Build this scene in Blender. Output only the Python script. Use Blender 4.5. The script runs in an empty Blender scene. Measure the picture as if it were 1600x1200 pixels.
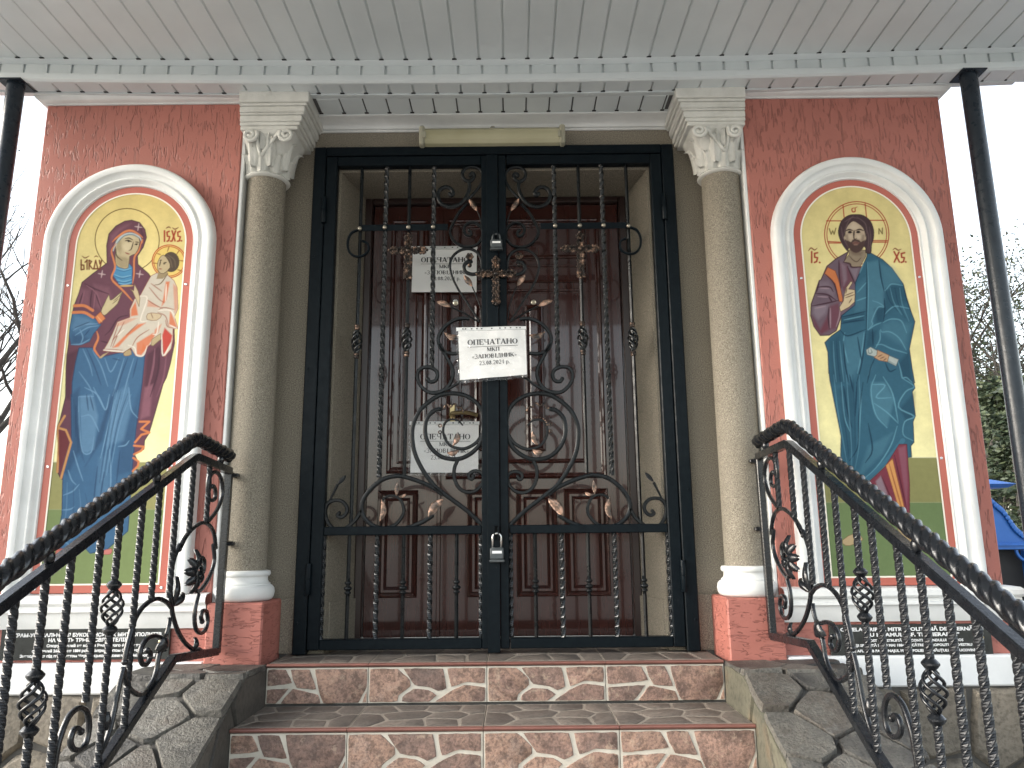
import bpy, bmesh, math, random
import numpy as np
from mathutils import Vector, Matrix, noise as mnoise
random.seed(7)
S = bpy.context.scene
R_ = math.radians
# ------------------------------------------------------------------ camera
F_PX, YAW, PITCH, ROLL, CX, CZ = 1191.7, -.0006, .2004, .0097, .0722, .4319
cr, sr, cp, sp, cyw, syw = math.cos(ROLL), math.sin(ROLL), math.cos(PITCH), math.sin(PITCH), math.cos(YAW), math.sin(YAW)
def ray(px, py):
    a = (px-800)/F_PX; b = (600-py)/F_PX
    R = a*cr+b*sr; U = -a*sr+b*cr
    x = R; y = cp-U*sp; z = sp+U*cp
    return (x*cyw+y*syw, -x*syw+y*cyw, z)
def at(px, py, d):            # point of the photograph on the upright plane y = d
    r = ray(px, py); t = d/r[1]
    return (CX+r[0]*t, d, CZ+r[2]*t)
def atx(px, py, X):           # point of the photograph on the upright plane x = X
    r = ray(px, py); t = (X-CX)/r[0]
    return (X, r[1]*t, CZ+r[2]*t)
cam_d = bpy.data.cameras.new('camera'); cam = bpy.data.objects.new('camera', cam_d)
S.collection.objects.link(cam); S.camera = cam
cam_d.sensor_width = 36; cam_d.lens = 36*F_PX/1600; cam_d.clip_start = .02; cam_d.clip_end = 2000
fwd = Vector((cp*syw, cp*cyw, sp)); up0 = Vector((-sp*syw, -sp*cyw, cp)); rt0 = Vector((cyw, -syw, 0))
right = rt0*cr-up0*sr
upv = rt0*sr+up0*cr
m = Matrix((right, upv, -fwd)).transposed().to_4x4(); m.translation = (CX, 0, CZ)
cam.matrix_world = m
# ------------------------------------------------------------------ world, sun, exposure
SUN_EL, SUN_AZ = R_(24), R_(259)          # azimuth clockwise from +Y: behind the viewer, to the left
W = bpy.data.worlds.new('World'); S.world = W; W.use_nodes = True
nt = W.node_tree; nt.nodes.clear()
sky = nt.nodes.new('ShaderNodeTexSky'); sky.sky_type = 'NISHITA'; sky.sun_disc = False
sky.sun_elevation = SUN_EL; sky.sun_rotation = SUN_AZ
sky.air_density = 1.3; sky.dust_density = 2.2; sky.ozone_density = .6
hs = nt.nodes.new('ShaderNodeHueSaturation'); hs.inputs['Saturation'].default_value = .46
bg = nt.nodes.new('ShaderNodeBackground'); bg.inputs['Strength'].default_value = .15
wo = nt.nodes.new('ShaderNodeOutputWorld')
nt.links.new(sky.outputs[0], hs.inputs['Color']); nt.links.new(hs.outputs[0], bg.inputs[0]); nt.links.new(bg.outputs[0], wo.inputs[0])
sd = bpy.data.lights.new('sun', 'SUN'); sd.energy = 1.0; sd.angle = R_(40); sd.color = (1, .97, .92)
sun = bpy.data.objects.new('sun', sd); S.collection.objects.link(sun)
sdir = Vector((math.sin(SUN_AZ)*math.cos(SUN_EL), math.cos(SUN_AZ)*math.cos(SUN_EL), math.sin(SUN_EL)))
sun.rotation_euler = sdir.to_track_quat('Z', 'Y').to_euler()
sun.location = (-6, -8, 8)
vs = S.view_settings; vs.view_transform = 'Standard'; vs.look = 'None'; vs.gamma = 1; vs.use_curve_mapping = False
vs.exposure = 1.92
try:
    S.cycles.max_bounces = 8; S.cycles.diffuse_bounces = 4; S.cycles.transparent_max_bounces = 12
    S.cycles.use_denoising = True
except Exception: pass
COL = S.collection
# ------------------------------------------------------------------ materials
def lin(c): 
    c = c/255.
    return c/12.92 if c <= .04045 else ((c+.055)/1.055)**2.4
def rgb(r, g, b, k=1.): return (lin(r)*k, lin(g)*k, lin(b)*k, 1)
class NT:
    def __init__(s, name):
        s.m = bpy.data.materials.new(name); s.m.use_nodes = True; s.t = s.m.node_tree; s.t.nodes.clear()
        s.o = s.t.nodes.new('ShaderNodeOutputMaterial'); s.p = s.t.nodes.new('ShaderNodeBsdfPrincipled')
        s.t.links.new(s.p.outputs[0], s.o.inputs[0]); s.tc = s.t.nodes.new('ShaderNodeTexCoord')
    def n(s, typ, **kw):
        x = s.t.nodes.new(typ)
        for k, v in kw.items():
            if k in x.inputs.keys(): x.inputs[k].default_value = v
            else: setattr(x, k, v)
        return x
    def l(s, a, b): s.t.links.new(a, b)
    def coords(s, scale=(1, 1, 1), rot=(0, 0, 0)):
        mp = s.n('ShaderNodeMapping'); mp.inputs['Scale'].default_value = scale; mp.inputs['Rotation'].default_value = rot
        s.l(s.tc.outputs['Object'], mp.inputs['Vector']); return mp.outputs[0]
    def noise(s, vec, scale, detail=4, rough=.55):
        x = s.n('ShaderNodeTexNoise'); x.inputs['Scale'].default_value = scale; x.inputs['Detail'].default_value = detail
        x.inputs['Roughness'].default_value = rough; s.l(vec, x.inputs['Vector']); return x.outputs['Fac']
    def ramp(s, fac, stops):
        x = s.n('ShaderNodeValToRGB'); e = x.color_ramp.elements
        while len(e) > 1: e.remove(e[0])
        e[0].position = stops[0][0]; e[0].color = stops[0][1]
        for p, c in stops[1:]:
            k = e.new(p); k.color = c
        s.l(fac, x.inputs[0]); return x.outputs[0]
    def mix(s, fac, a, b, typ='MIX'):
        x = s.n('ShaderNodeMix', data_type='RGBA', blend_type=typ)
        for sock, v in ((x.inputs['Factor'], fac), (x.inputs[6], a), (x.inputs[7], b)):
            if hasattr(v, 'links'): s.l(v, sock)
            else: sock.default_value = v
        return x.outputs[2]
    def math(s, op, a, b=0.):
        x = s.n('ShaderNodeMath', operation=op)
        for sock, v in ((x.inputs[0], a), (x.inputs[1], b)):
            if hasattr(v, 'links'): s.l(v, sock)
            else: sock.default_value = v
        return x.outputs[0]
    def bump(s, h, dist=.003, strength=1.):
        x = s.n('ShaderNodeBump'); x.inputs['Distance'].default_value = dist; x.inputs['Strength'].default_value = strength
        s.l(h, x.inputs['Height']); s.l(x.outputs[0], s.p.inputs['Normal']); return x
    def base(s, c):
        if hasattr(c, 'links'): s.l(c, s.p.inputs['Base Color'])
        else: s.p.inputs['Base Color'].default_value = c
    def rough(s, r):
        if hasattr(r, 'links'): s.l(r, s.p.inputs['Roughness'])
        else: s.p.inputs['Roughness'].default_value = r
G4 = lambda v: (v, v, v, 1)
M = {}
def mottled(name, c1, c2, scale=8, rough=.6, bump=.001, bscale=120, metal=0, c3=None, spec=None):
    t = NT(name); v = t.coords()
    f = t.noise(v, scale, 5)
    st = [(.3, c1), (.7, c2)] if c3 is None else [(.25, c1), (.5, c2), (.72, c3)]
    t.base(t.ramp(f, st)); t.rough(rough); t.p.inputs['Metallic'].default_value = metal
    if spec is not None: t.p.inputs['Specular IOR Level'].default_value = spec
    if bump: t.bump(t.noise(v, bscale, 3), bump)
    M[name] = t.m; return t
def plaster(name, horiz, base):
    t = NT(name)
    n1 = t.noise(t.coords((19, 19, 95) if horiz else (74, 74, 9)), 1.0, 1.5, .5)
    n2 = t.noise(t.coords((20, 20, 46) if horiz else (38, 38, 13)), 1.0, 2)
    fine = t.noise(t.coords((170, 170, 170)), 1, 3)
    ridge = t.math('ABSOLUTE', t.math('SUBTRACT', n1, .52))
    line_ = t.ramp(ridge, [(.010, G4(1)), (.042, G4(0))])
    mask = t.ramp(n2, [(.47, G4(0)), (.53, G4(1))])
    groove = t.math('MULTIPLY', line_, mask)
    stain = t.noise(t.coords((2.2, 2.2, 1.1)), 1, 4)
    c = t.mix(t.ramp(stain, [(.35, G4(0)), (.7, G4(1))]), base, tuple(x*.84 for x in base[:3])+(1,))
    c = t.mix(t.ramp(fine, [(.3, G4(.25)), (.6, G4(0))]), c, tuple(x*.7 for x in base[:3])+(1,))
    c2 = t.mix(t.math('MULTIPLY', groove, .30 if horiz else .55), c, tuple(x*.5 for x in base[:3])+(1,))  # shade inside the grooves also put into the colour
    t.base(c2); t.rough(.6)
    h = t.math('ADD', t.math('MULTIPLY', groove, -1.0), t.math('MULTIPLY', fine, .14))
    t.bump(h, .0030 if horiz else .0042, .9); M[name] = t.m
RED = (.44, .158, .125, 1)
plaster('red_plaster', False, RED); plaster('red_plaster_lower', True, RED)
def stucco():
    t = NT('stucco'); v = t.coords()
    a = t.noise(v, 235, 3, .8); b = t.noise(v, 110, 3); big = t.noise(v, 3, 4)
    c = t.ramp(a, [(.36, (.07, .060, .047, 1)), (.46, (.215, .190, .148, 1)), (.58, (.285, .255, .20, 1)), (.68, (.48, .44, .37, 1))])
    c = t.mix(t.ramp(big, [(.35, G4(0)), (.7, G4(.35))]), c, (.19, .17, .135, 1))
    t.base(c); t.rough(.85); t.bump(t.math('ADD', a, b), .0016); M['stucco'] = t.m
stucco()
mottled('white_paint', (.65, .66, .65, 1), (.76, .77, .76, 1), 7, .55, .0008, 90)
mottled('capital_plaster', (.56, .56, .52, 1), (.70, .70, .66, 1), 12, .6, .003, 55)
mottled('plinth_white', (.68, .70, .71, 1), (.78, .80, .81, 1), 4, .5, .0006, 120)
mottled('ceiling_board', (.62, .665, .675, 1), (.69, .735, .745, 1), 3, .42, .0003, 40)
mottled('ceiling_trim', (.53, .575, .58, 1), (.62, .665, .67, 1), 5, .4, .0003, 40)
mottled('groove_dark', (.10, .10, .10, 1), (.14, .14, .14, 1), 5, .8, 0)
def iron(name, c1, c2, rough, chips=None, spec=.5):
    t = NT(name); v = t.coords()
    n = t.noise(v, 40, 4); c = t.ramp(n, [(.35, c1), (.7, c2)])
    if chips:
        s = t.ramp(t.noise(v, 55, 5, .7), [(.70, G4(0)), (.74, G4(1))])
        c = t.mix(s, c, chips)
    t.base(c); t.rough(t.ramp(t.noise(v, 30, 3), [(.3, G4(rough-.08)), (.7, G4(rough+.1))]))
    t.p.inputs['Specular IOR Level'].default_value = spec
    t.bump(t.noise(v, 140, 3), .0006); M[name] = t.m
iron('gate_paint', (.0030, .0058, .0085, 1), (.0055, .0095, .0125, 1), .36, (.05, .05, .045, 1), .10)
iron('scroll_iron', (.004, .0055, .0066, 1), (.009, .011, .0125, 1), .30, None, .24)
iron('bar_iron', (.006, .008, .009, 1), (.014, .016, .018, 1), .24, None, .6)
iron('rail_bar', (.006, .007, .009, 1), (.011, .013, .016, 1), .36, None, .45)
iron('rail_paint', (.005, .006, .008, 1), (.009, .011, .014, 1), .24)
iron('post_paint', (.012, .018, .026, 1), (.018, .026, .036, 1), .3, None, .35)
def bronze(name='bronze_patina', k=1.):
    t = NT(name); v = t.coords()
    c = t.ramp(t.noise(v, 45, 4, .6), [(.40-.06*(k > 1), (.018*k, .017*k, .017*k, 1)), (.55-.06*(k > 1), (.075*k, .052*k, .040*k, 1)), (.68-.06*(k > 1), (.36*min(k, 1.4), .235*min(k, 1.3), .17*min(k, 1.3), 1))])
    t.base(c); t.p.inputs['Metallic'].default_value = .65; t.rough(.30); t.bump(t.noise(v, 160, 3), .001); M[name] = t.m
bronze(); bronze('bronze_leaf', 2.2)
mottled('rivet_metal', (.28, .26, .22, 1), (.42, .38, .30, 1), 30, .32, 0, metal=.8)
mottled('steel_bright', (.55, .55, .54, 1), (.7, .7, .69, 1), 30, .25, 0, metal=.9)
mottled('brass', (.42, .33, .17, 1), (.58, .46, .26, 1), 30, .3, 0, metal=.9)
mottled('lock_body', (.05, .06, .065, 1), (.09, .10, .105, 1), 30, .4, .0003, metal=.3)
def door():
    t = NT('door_varnish'); v = t.coords((30, 30, 2.5))
    c = t.ramp(t.noise(v, 1, 4), [(.3, (.034, .0092, .0070, 1)), (.7, (.048, .0130, .0098, 1))])
    t.base(c); t.rough(.2); t.p.inputs['Specular IOR Level'].default_value = .4; t.p.inputs['Coat Weight'].default_value = .7; t.p.inputs['Coat Roughness'].default_value = .04
    t.bump(t.noise(t.coords((2, 2, 1.2)), 3, 2), .004, .25); M['door_varnish'] = t.m
door()
mottled('door_frame_dark', (.022, .011, .010, 1), (.03, .016, .014, 1), 6, .3, 0)
mottled('paper', (.78, .78, .77, 1), (.84, .84, .83, 1), 3, .8, 0)
mottled('ink', (.012, .012, .014, 1), (.016, .016, .018, 1), 3, .7, 0)
mottled('white_ink', (.74, .75, .76, 1), (.80, .80, .80, 1), 3, .6, 0)
def film():
    t = NT('plastic_film'); t.t.nodes.remove(t.p)
    tr = t.n('ShaderNodeBsdfTransparent'); gl = t.n('ShaderNodeBsdfGlossy'); gl.inputs['Roughness'].default_value = .12
    df = t.n('ShaderNodeBsdfTranslucent'); df.inputs[0].default_value = (.8, .8, .8, 1)
    bp = t.n('ShaderNodeBump'); bp.inputs['Distance'].default_value = .012; bp.inputs['Strength'].default_value = .9
    t.l(t.noise(t.coords((38, 38, 26), (0, .6, .3)), 1, 3, .6), bp.inputs['Height']); t.l(bp.outputs[0], gl.inputs['Normal'])
    lw = t.n('ShaderNodeLayerWeight'); lw.inputs['Blend'].default_value = .35; t.l(bp.outputs[0], lw.inputs['Normal'])
    m0 = t.n('ShaderNodeMixShader'); m0.inputs[0].default_value = .05; t.l(tr.outputs[0], m0.inputs[1]); t.l(df.outputs[0], m0.inputs[2])
    m1 = t.n('ShaderNodeMixShader'); t.l(t.math('MINIMUM', t.math('ADD', t.math('MULTIPLY', lw.outputs['Facing'], .45), .045), .4), m1.inputs[0])
    t.l(m0.outputs[0], m1.inputs[1]); t.l(gl.outputs[0], m1.inputs[2]); t.l(m1.outputs[0], t.o.inputs[0]); M['plastic_film'] = t.m
film()
def stone(name, cols, scale=9, bump=.006, rough=.75, vein=None):
    t = NT(name); v = t.coords(); oi = t.n('ShaderNodeObjectInfo')
    add = t.n('ShaderNodeVectorMath', operation='ADD'); t.l(v, add.inputs[0])
    sc = t.n('ShaderNodeVectorMath', operation='SCALE'); sc.inputs['Scale'].default_value = 37
    cmb = t.n('ShaderNodeCombineXYZ'); 
    for i in range(3): t.l(oi.outputs['Random'], cmb.inputs[i])
    t.l(cmb.outputs[0], sc.inputs[0]); t.l(sc.outputs[0], add.inputs[1]); v2 = add.outputs[0]
    n = t.noise(v2, scale, 6, .65)
    k = len(cols)
    f = t.math('ADD', t.math('MULTIPLY', n, .75), t.math('MULTIPLY', t.math('SUBTRACT', oi.outputs['Random'], .5), .35))
    c = t.ramp(f, [(.12+.6*i/(k-1), cols[i]) for i in range(k)])
    sp_ = t.noise(v2, scale*9, 4, .7)
    c = t.mix(t.ramp(sp_, [(.35, G4(.55)), (.55, G4(0))]), c, tuple(x*.35 for x in cols[0][:3])+(1,))
    if name == 'tile_stone':
        c = t.mix(t.ramp(t.noise(v2, 34, 5, .75), [(.40, G4(.65)), (.52, G4(0))]), c, (.085, .055, .045, 1)); c = t.mix(t.ramp(t.noise(v2, 27, 5, .75), [(.55, G4(0)), (.66, G4(.6))]), c, (.48, .36, .27, 1))
    if vein: c = t.mix(t.ramp(t.noise(v2, scale*.5, 3), [(.55, G4(0)), (.68, G4(.8))]), c, vein)
    t.base(c); t.rough(rough)
    t.bump(t.math('ADD', n, t.math('MULTIPLY', sp_, .35)), bump); M[name] = t.m
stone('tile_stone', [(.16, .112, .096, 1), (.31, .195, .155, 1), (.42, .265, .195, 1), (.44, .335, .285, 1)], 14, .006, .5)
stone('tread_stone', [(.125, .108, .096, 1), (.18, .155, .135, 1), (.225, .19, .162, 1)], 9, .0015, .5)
stone('flagstone', [(.030, .029, .029, 1), (.08, .077, .070, 1), (.155, .148, .13, 1), (.095, .082, .068, 1), (.19, .185, .17, 1)], 13, .016, .5)
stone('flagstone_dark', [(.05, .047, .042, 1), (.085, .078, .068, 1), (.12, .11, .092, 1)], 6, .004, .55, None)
stone('flagstone_green', [(.085, .083, .062, 1), (.135, .13, .095, 1), (.175, .165, .12, 1)], 5, .004, .6, (.20, .11, .055, 1))
stone('rubble', [(.12, .105, .082, 1), (.20, .175, .14, 1), (.29, .255, .205, 1)], 6, .012, .8)
mottled('grout_cream', (.50, .46, .39, 1), (.62, .58, .50, 1), 20, .6, .001, 140)
mottled('nosing', (.17, .075, .06, 1), (.23, .10, .08, 1), 15, .4, .0004)
mottled('mortar', (.06, .057, .053, 1), (.095, .09, .082, 1), 20, .85, .003, 90)
mottled('granite_black', (.012, .014, .013, 1), (.030, .034, .032, 1), 30, .25, 0)
mottled('lamp_diffuser', (.34, .32, .20, 1), (.42, .40, .27, 1), 5, .35, .0005, 30)
mottled('lamp_body', (.30, .29, .22, 1), (.38, .37, .29, 1), 6, .4, 0)
mottled('icon_border', (.41, .105, .074, 1), (.46, .12, .085, 1), 5, .45, 0)
mottled('cream_line', (.80, .74, .62, 1), (.84, .79, .68, 1), 5, .5, 0)
mottled('blue_metal', (.018, .12, .42, 1), (.03, .16, .52, 1), 5, .38, .0006, 30)
mottled('kiosk_dark', (.012, .012, .013, 1), (.02, .02, .02, 1), 5, .7, 0)
mottled('ground_paving', (.19, .18, .165, 1), (.27, .26, .24, 1), 1.4, .8, .004, 30)
mottled('roof_sheet', (.05, .06, .07, 1), (.07, .08, .09, 1), 3, .5, 0)
mottled('bark', (.03, .026, .023, 1), (.065, .058, .05, 1), 14, .9, .01, 30)
def leafmat(name, cols):
    t = NT(name); oi = t.n('ShaderNodeNewGeometry')
    t.base(t.ramp(oi.outputs['Random Per Island'], [(i/(len(cols)-1), c) for i, c in enumerate(cols)]))
    t.rough(.6); M[name] = t.m
leafmat('leaf_green', [(.014, .026, .012, 1), (.030, .048, .020, 1), (.055, .062, .027, 1), (.035, .03, .018, 1)])
leafmat('leaf_dark', [(.012, .022, .012, 1), (.026, .043, .020, 1), (.058, .072, .032, 1)])
def icon_mat():
    t = NT('icon_paint'); a = t.n('ShaderNodeAttribute', attribute_name='paint')
    n = t.noise(t.coords((40, 40, 40)), 1, 5, .7)
    t.base(t.mix(1.0, a.outputs['Color'], t.ramp(n, [(.3, G4(.88)), (.7, G4(1))]), 'MULTIPLY'))
    t.rough(.55); t.p.inputs['Specular IOR Level'].default_value = .12; M['icon_paint'] = t.m
icon_mat()
# ------------------------------------------------------------------ mesh helpers
def root_loc(o):
    while o.parent: o = o.parent
    return o.location
def thing(name, label, cat, loc=(0, 0, 0), group=None):
    o = bpy.data.objects.new(name, None); COL.objects.link(o); o.location = loc; o.empty_display_size = .1
    o['label'] = label; o['category'] = cat
    if group: o['group'] = group
    return o
def tag(o, label, cat, group=None):
    o['label'] = label; o['category'] = cat
    if group: o['group'] = group
    return o
class G:
    def __init__(s): s.v = []; s.f = []
    def add(s, v, f):
        b = len(s.v); s.v += [tuple(p) for p in v]; s.f += [tuple(i+b for i in q) for q in f]; return s
    def box(s, x0, x1, y0, y1, z0, z1, bev=0):
        if x0 > x1: x0, x1 = x1, x0
        if y0 > y1: y0, y1 = y1, y0
        if z0 > z1: z0, z1 = z1, z0
        if bev <= 0:
            v = [(x, y, z) for x in (x0, x1) for y in (y0, y1) for z in (z0, z1)]
            return s.add(v, [(0, 1, 3, 2), (4, 6, 7, 5), (0, 4, 5, 1), (2, 3, 7, 6), (0, 2, 6, 4), (1, 5, 7, 3)])
        bev = min(bev, .45*(x1-x0), .45*(y1-y0), .45*(z1-z0))
        X = (x0, x1); Y = (y0, y1); Z = (z0, z1); v = []; idx = {}
        for i in (0, 1):
            for j in (0, 1):
                for k in (0, 1):
                    bx = bev*(1-2*i); by = bev*(1-2*j); bz = bev*(1-2*k)
                    for a, p in enumerate(((X[i], Y[j]+by, Z[k]+bz), (X[i]+bx, Y[j], Z[k]+bz), (X[i]+bx, Y[j]+by, Z[k]))):
                        idx[i, j, k, a] = len(v); v.append(p)
        f = []
        for i in (0, 1):
            q = [idx[i, j, k, 0] for j, k in ((0, 0), (1, 0), (1, 1), (0, 1))]; f.append(q if i else q[::-1])
            q = [idx[j, i, k, 1] for j, k in ((0, 0), (1, 0), (1, 1), (0, 1))]; f.append(q[::-1] if i else q)
            q = [idx[j, k, i, 2] for j, k in ((0, 0), (1, 0), (1, 1), (0, 1))]; f.append(q if i else q[::-1])
        for i in (0, 1):
            for j in (0, 1):
                q = [idx[i, j, 0, 0], idx[i, j, 1, 0], idx[i, j, 1, 1], idx[i, j, 0, 1]]; f.append(q if (i == j) else q[::-1])
                q = [idx[0, i, j, 1], idx[1, i, j, 1], idx[1, i, j, 2], idx[0, i, j, 2]]; f.append(q if (i == j) else q[::-1])
                q = [idx[i, 0, j, 0], idx[i, 0, j, 2], idx[i, 1, j, 2], idx[i, 1, j, 0]]; f.append(q if (i == j) else q[::-1])
        for i in (0, 1):
            for j in (0, 1):
                for k in (0, 1):
                    q = [idx[i, j, k, a] for a in (0, 1, 2)]; f.append(q if (i+j+k) % 2 else q[::-1])
        return s.add(v, f)
    def sweep(s, pts, sec, normal=None, radii=None, twist=0., closed=False, cap=True):
        """sec: 2-D section (b, n); normal fixed for planar curves; twist in radians per metre"""
        P = [Vector(p) for p in pts]; n = len(P); k = len(sec); v = []; L = 0
        prevN = None
        for i, p in enumerate(P):
            if closed: t = P[(i+1) % n]-P[i-1]
            else: t = P[min(i+1, n-1)]-P[max(i-1, 0)]
            if t.length < 1e-9: t = Vector((0, 0, 1))
            t.normalize()
            if normal is not None:
                N = Vector(normal); N = (N-t*N.dot(t))
                if N.length < 1e-6: N = t.orthogonal()
            elif prevN is None: N = t.orthogonal()
            else:
                N = prevN-t*prevN.dot(t)
                if N.length < 1e-6: N = t.orthogonal()
            N.normalize(); prevN = N; B = t.cross(N)
            if i: L += (P[i]-P[i-1]).length
            a = twist*L; ca, sa = math.cos(a), math.sin(a); r = radii[i] if radii else 1.
            for (b, q) in sec:
                bb = b*ca-q*sa; qq = b*sa+q*ca
                v.append(p+B*bb*r+N*qq*r)
        f = []
        for i in range(n if closed else n-1):
            a0 = i*k; a1 = ((i+1) % n)*k
            for j in range(k): f.append((a0+j, a0+(j+1) % k, a1+(j+1) % k, a1+j))
        if cap and not closed:
            f.append(tuple(range(k))[::-1]); f.append(tuple((n-1)*k+j for j in range(k)))
        return s.add(v, f)
    def lathe(s, c, prof, seg=24, axis='Z', a0=0., a1=2*math.pi):
        v = []; full = abs(a1-a0-2*math.pi) < 1e-6; k = seg if full else seg+1; n = len(prof)
        for (r, h) in prof:
            for j in range(k):
                a = a0+(a1-a0)*j/seg; x, y = r*math.cos(a), r*math.sin(a)
                v.append((c[0]+x, c[1]+y, c[2]+h) if axis == 'Z' else ((c[0]+x, c[1]-h, c[2]+y) if axis == 'Y' else (c[0]+h, c[1]+x, c[2]+y)))
        f = []
        for i in range(n-1):
            for j in range(k if full else k-1):
                q = (i*k+j, i*k+(j+1) % k, (i+1)*k+(j+1) % k, (i+1)*k+j); f.append(q)
        if full: f.append(tuple(range(k))[::-1]); f.append(tuple((n-1)*k+j for j in range(k)))
        return s.add(v, f)
    def ball(s, c, r, seg=12, rings=8):
        r = r if hasattr(r, '__len__') else (r, r, r); v = []; f = []
        for i in range(1, rings):
            t = math.pi*i/rings
            for j in range(seg):
                a = 2*math.pi*j/seg; v.append((c[0]+r[0]*math.sin(t)*math.cos(a), c[1]+r[1]*math.sin(t)*math.sin(a), c[2]+r[2]*math.cos(t)))
        top = len(v); v.append((c[0], c[1], c[2]+r[2])); v.append((c[0], c[1], c[2]-r[2]))
        for i in range(rings-2):
            for j in range(seg): f.append((i*seg+j, (i+1)*seg+j, (i+1)*seg+(j+1) % seg, i*seg+(j+1) % seg))
        for j in range(seg):
            f.append((top, j, (j+1) % seg)); f.append((top+1, (rings-2)*seg+(j+1) % seg, (rings-2)*seg+j))
        return s.add(v, f)
    def prism(s, base, top):
        k = len(base); f = [tuple(range(k, 2*k))]
        for j in range(k): f.append((j, (j+1) % k, k+(j+1) % k, k+j))
        f.append(tuple(range(k))[::-1])
        return s.add(list(base)+list(top), f)
    def profile_x(s, prof, x0, x1, cap=True):   # prof: closed (y,z) outline extruded along x
        k = len(prof); v = [(x0, y, z) for y, z in prof]+[(x1, y, z) for y, z in prof]
        f = [(j, (j+1) % k, k+(j+1) % k, k+j) for j in range(k)]
        if cap: f += [tuple(range(k))[::-1], tuple(range(k, 2*k))]
        return s.add(v, f)
    def mesh(s, name, loc=(0, 0, 0)):
        me = bpy.data.meshes.new(name); me.from_pydata([(p[0]-loc[0], p[1]-loc[1], p[2]-loc[2]) for p in s.v], [], s.f); me.update()
        return me
    def make(s, name, mat, parent=None, smooth=False, angle=None, fix=True):
        loc = root_loc(parent) if parent else (0, 0, 0)
        me = s.mesh(name, loc); o = bpy.data.objects.new(name, me); COL.objects.link(o)
        if fix:
            bm = bmesh.new(); bm.from_mesh(me); bmesh.ops.recalc_face_normals(bm, faces=bm.faces); bm.to_mesh(me); bm.free()
        me.materials.append(M[mat])
        if smooth or angle: me.polygons.foreach_set('use_smooth', [True]*len(me.polygons))
        if angle:
            bm = bmesh.new(); bm.from_mesh(me); ca = R_(angle)
            for e in bm.edges:
                if len(e.link_faces) == 2 and e.calc_face_angle(0) > ca: e.smooth = False
            bm.to_mesh(me); bm.free()
        if parent: o.parent = parent
        return o
def share(o, parent, off=(0, 0, 0)):       # a copy of a piece that shares its mesh
    c = o.copy(); COL.objects.link(c); c.parent = parent; c.location = Vector(o.location)+Vector(off); return c
SQ = lambda a, c=.22: [(a, a*(1-2*c)), (a*(1-2*c), a), (-a*(1-2*c), a), (-a, a*(1-2*c)), (-a, -a*(1-2*c)), (-a*(1-2*c), -a), (a*(1-2*c), -a), (a, -a*(1-2*c))]
FLAT = lambda b, n: [(b, n*.6), (b*.6, n), (-b*.6, n), (-b, n*.6), (-b, -n*.6), (-b*.6, -n), (b*.6, -n), (b, -n*.6)]
CIRC = lambda r, k=10: [(r*math.cos(2*math.pi*i/k), r*math.sin(2*math.pi*i/k)) for i in range(k)]
def smooth_path(P, step=4, closed=False):
    P = [np.array(p, float) for p in P]; n = len(P); out = []
    for i in range(n if closed else n-1):
        p0 = P[i-1] if (i or closed) else 2*P[0]-P[1]; p1 = P[i]; p2 = P[(i+1) % n]
        p3 = P[(i+2) % n] if (i+2 < n or closed) else 2*P[-1]-P[-2]
        for j in range(step):
            t = j/step
            out.append(.5*((2*p1)+(-p0+p2)*t+(2*p0-5*p1+4*p2-p3)*t*t+(-p0+3*p1-3*p2+p3)*t**3))
    if not closed: out.append(P[-1])
    return [tuple(p) for p in out]
def line(p0, p1, n): return [tuple(np.array(p0)+(np.array(p1)-np.array(p0))*i/n) for i in range(n+1)]
def twisted(g, p0, p1, a, pitch, per=5, c=.06, sec=None):
    L = (Vector(p1)-Vector(p0)).length; n = max(4, int(L/pitch*4*per/1.0))
    return g.sweep(line(p0, p1, n), sec or SQ(a, c), twist=2*math.pi/pitch)
def clip_poly(poly, nx, ny, d):           # keep nx*x+ny*y <= d
    out = []
    for i in range(len(poly)):
        a, b = poly[i-1], poly[i]; da = nx*a[0]+ny*a[1]-d; db = nx*b[0]+ny*b[1]-d
        if da <= 0 and db > 0 or da > 0 and db <= 0:
            t = da/(da-db); out.append((a[0]+(b[0]-a[0])*t, a[1]+(b[1]-a[1])*t))
        if db <= 0: out.append(b)
    return out
def inset(poly, w):
    n = len(poly); A = sum(poly[i-1][0]*poly[i][1]-poly[i][0]*poly[i-1][1] for i in range(n)); sgn = 1 if A > 0 else -1
    out = list(poly)
    for i in range(n):
        a, b = poly[i-1], poly[i]; dx, dy = b[0]-a[0], b[1]-a[1]; L = math.hypot(dx, dy)
        if L < 1e-9: continue
        nx, ny = dy/L*sgn, -dx/L*sgn
        out = clip_poly(out, nx, ny, nx*a[0]+ny*a[1]-w)
        if len(out) < 3: return []
    return out
def cells(seeds, poly, joint):
    res = []
    for i, s in enumerate(seeds):
        p = list(poly)
        for j, t in enumerate(seeds):
            if i == j: continue
            nx, ny = t[0]-s[0], t[1]-s[1]; L = math.hypot(nx, ny); nx /= L; ny /= L
            p = clip_poly(p, nx, ny, nx*(s[0]+t[0])/2+ny*(s[1]+t[1])/2-joint/2)
            if len(p) < 3: break
        if len(p) >= 3: res.append(p)
    return res
def rough_poly(p, seg, jit, rnd, rd=.09):
    out = []
    for i in range(len(p)):
        a, b = p[i-1], p[i]; L = math.hypot(b[0]-a[0], b[1]-a[1]); k = max(1, int(L/seg))
        for j in range(k):
            t = j/k; e = jit if j else jit*.8
            out.append((a[0]+(b[0]-a[0])*t+rnd.uniform(-e, e), a[1]+(b[1]-a[1])*t+rnd.uniform(-e, e)))
    # round corners a little
    q = []
    for i in range(len(out)):
        a, b, c = out[i-1], out[i], out[(i+1) % len(out)]
        q.append((b[0]*(1-2*rd)+(a[0]+c[0])*rd, b[1]*(1-2*rd)+(a[1]+c[1])*rd))
    return q
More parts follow.
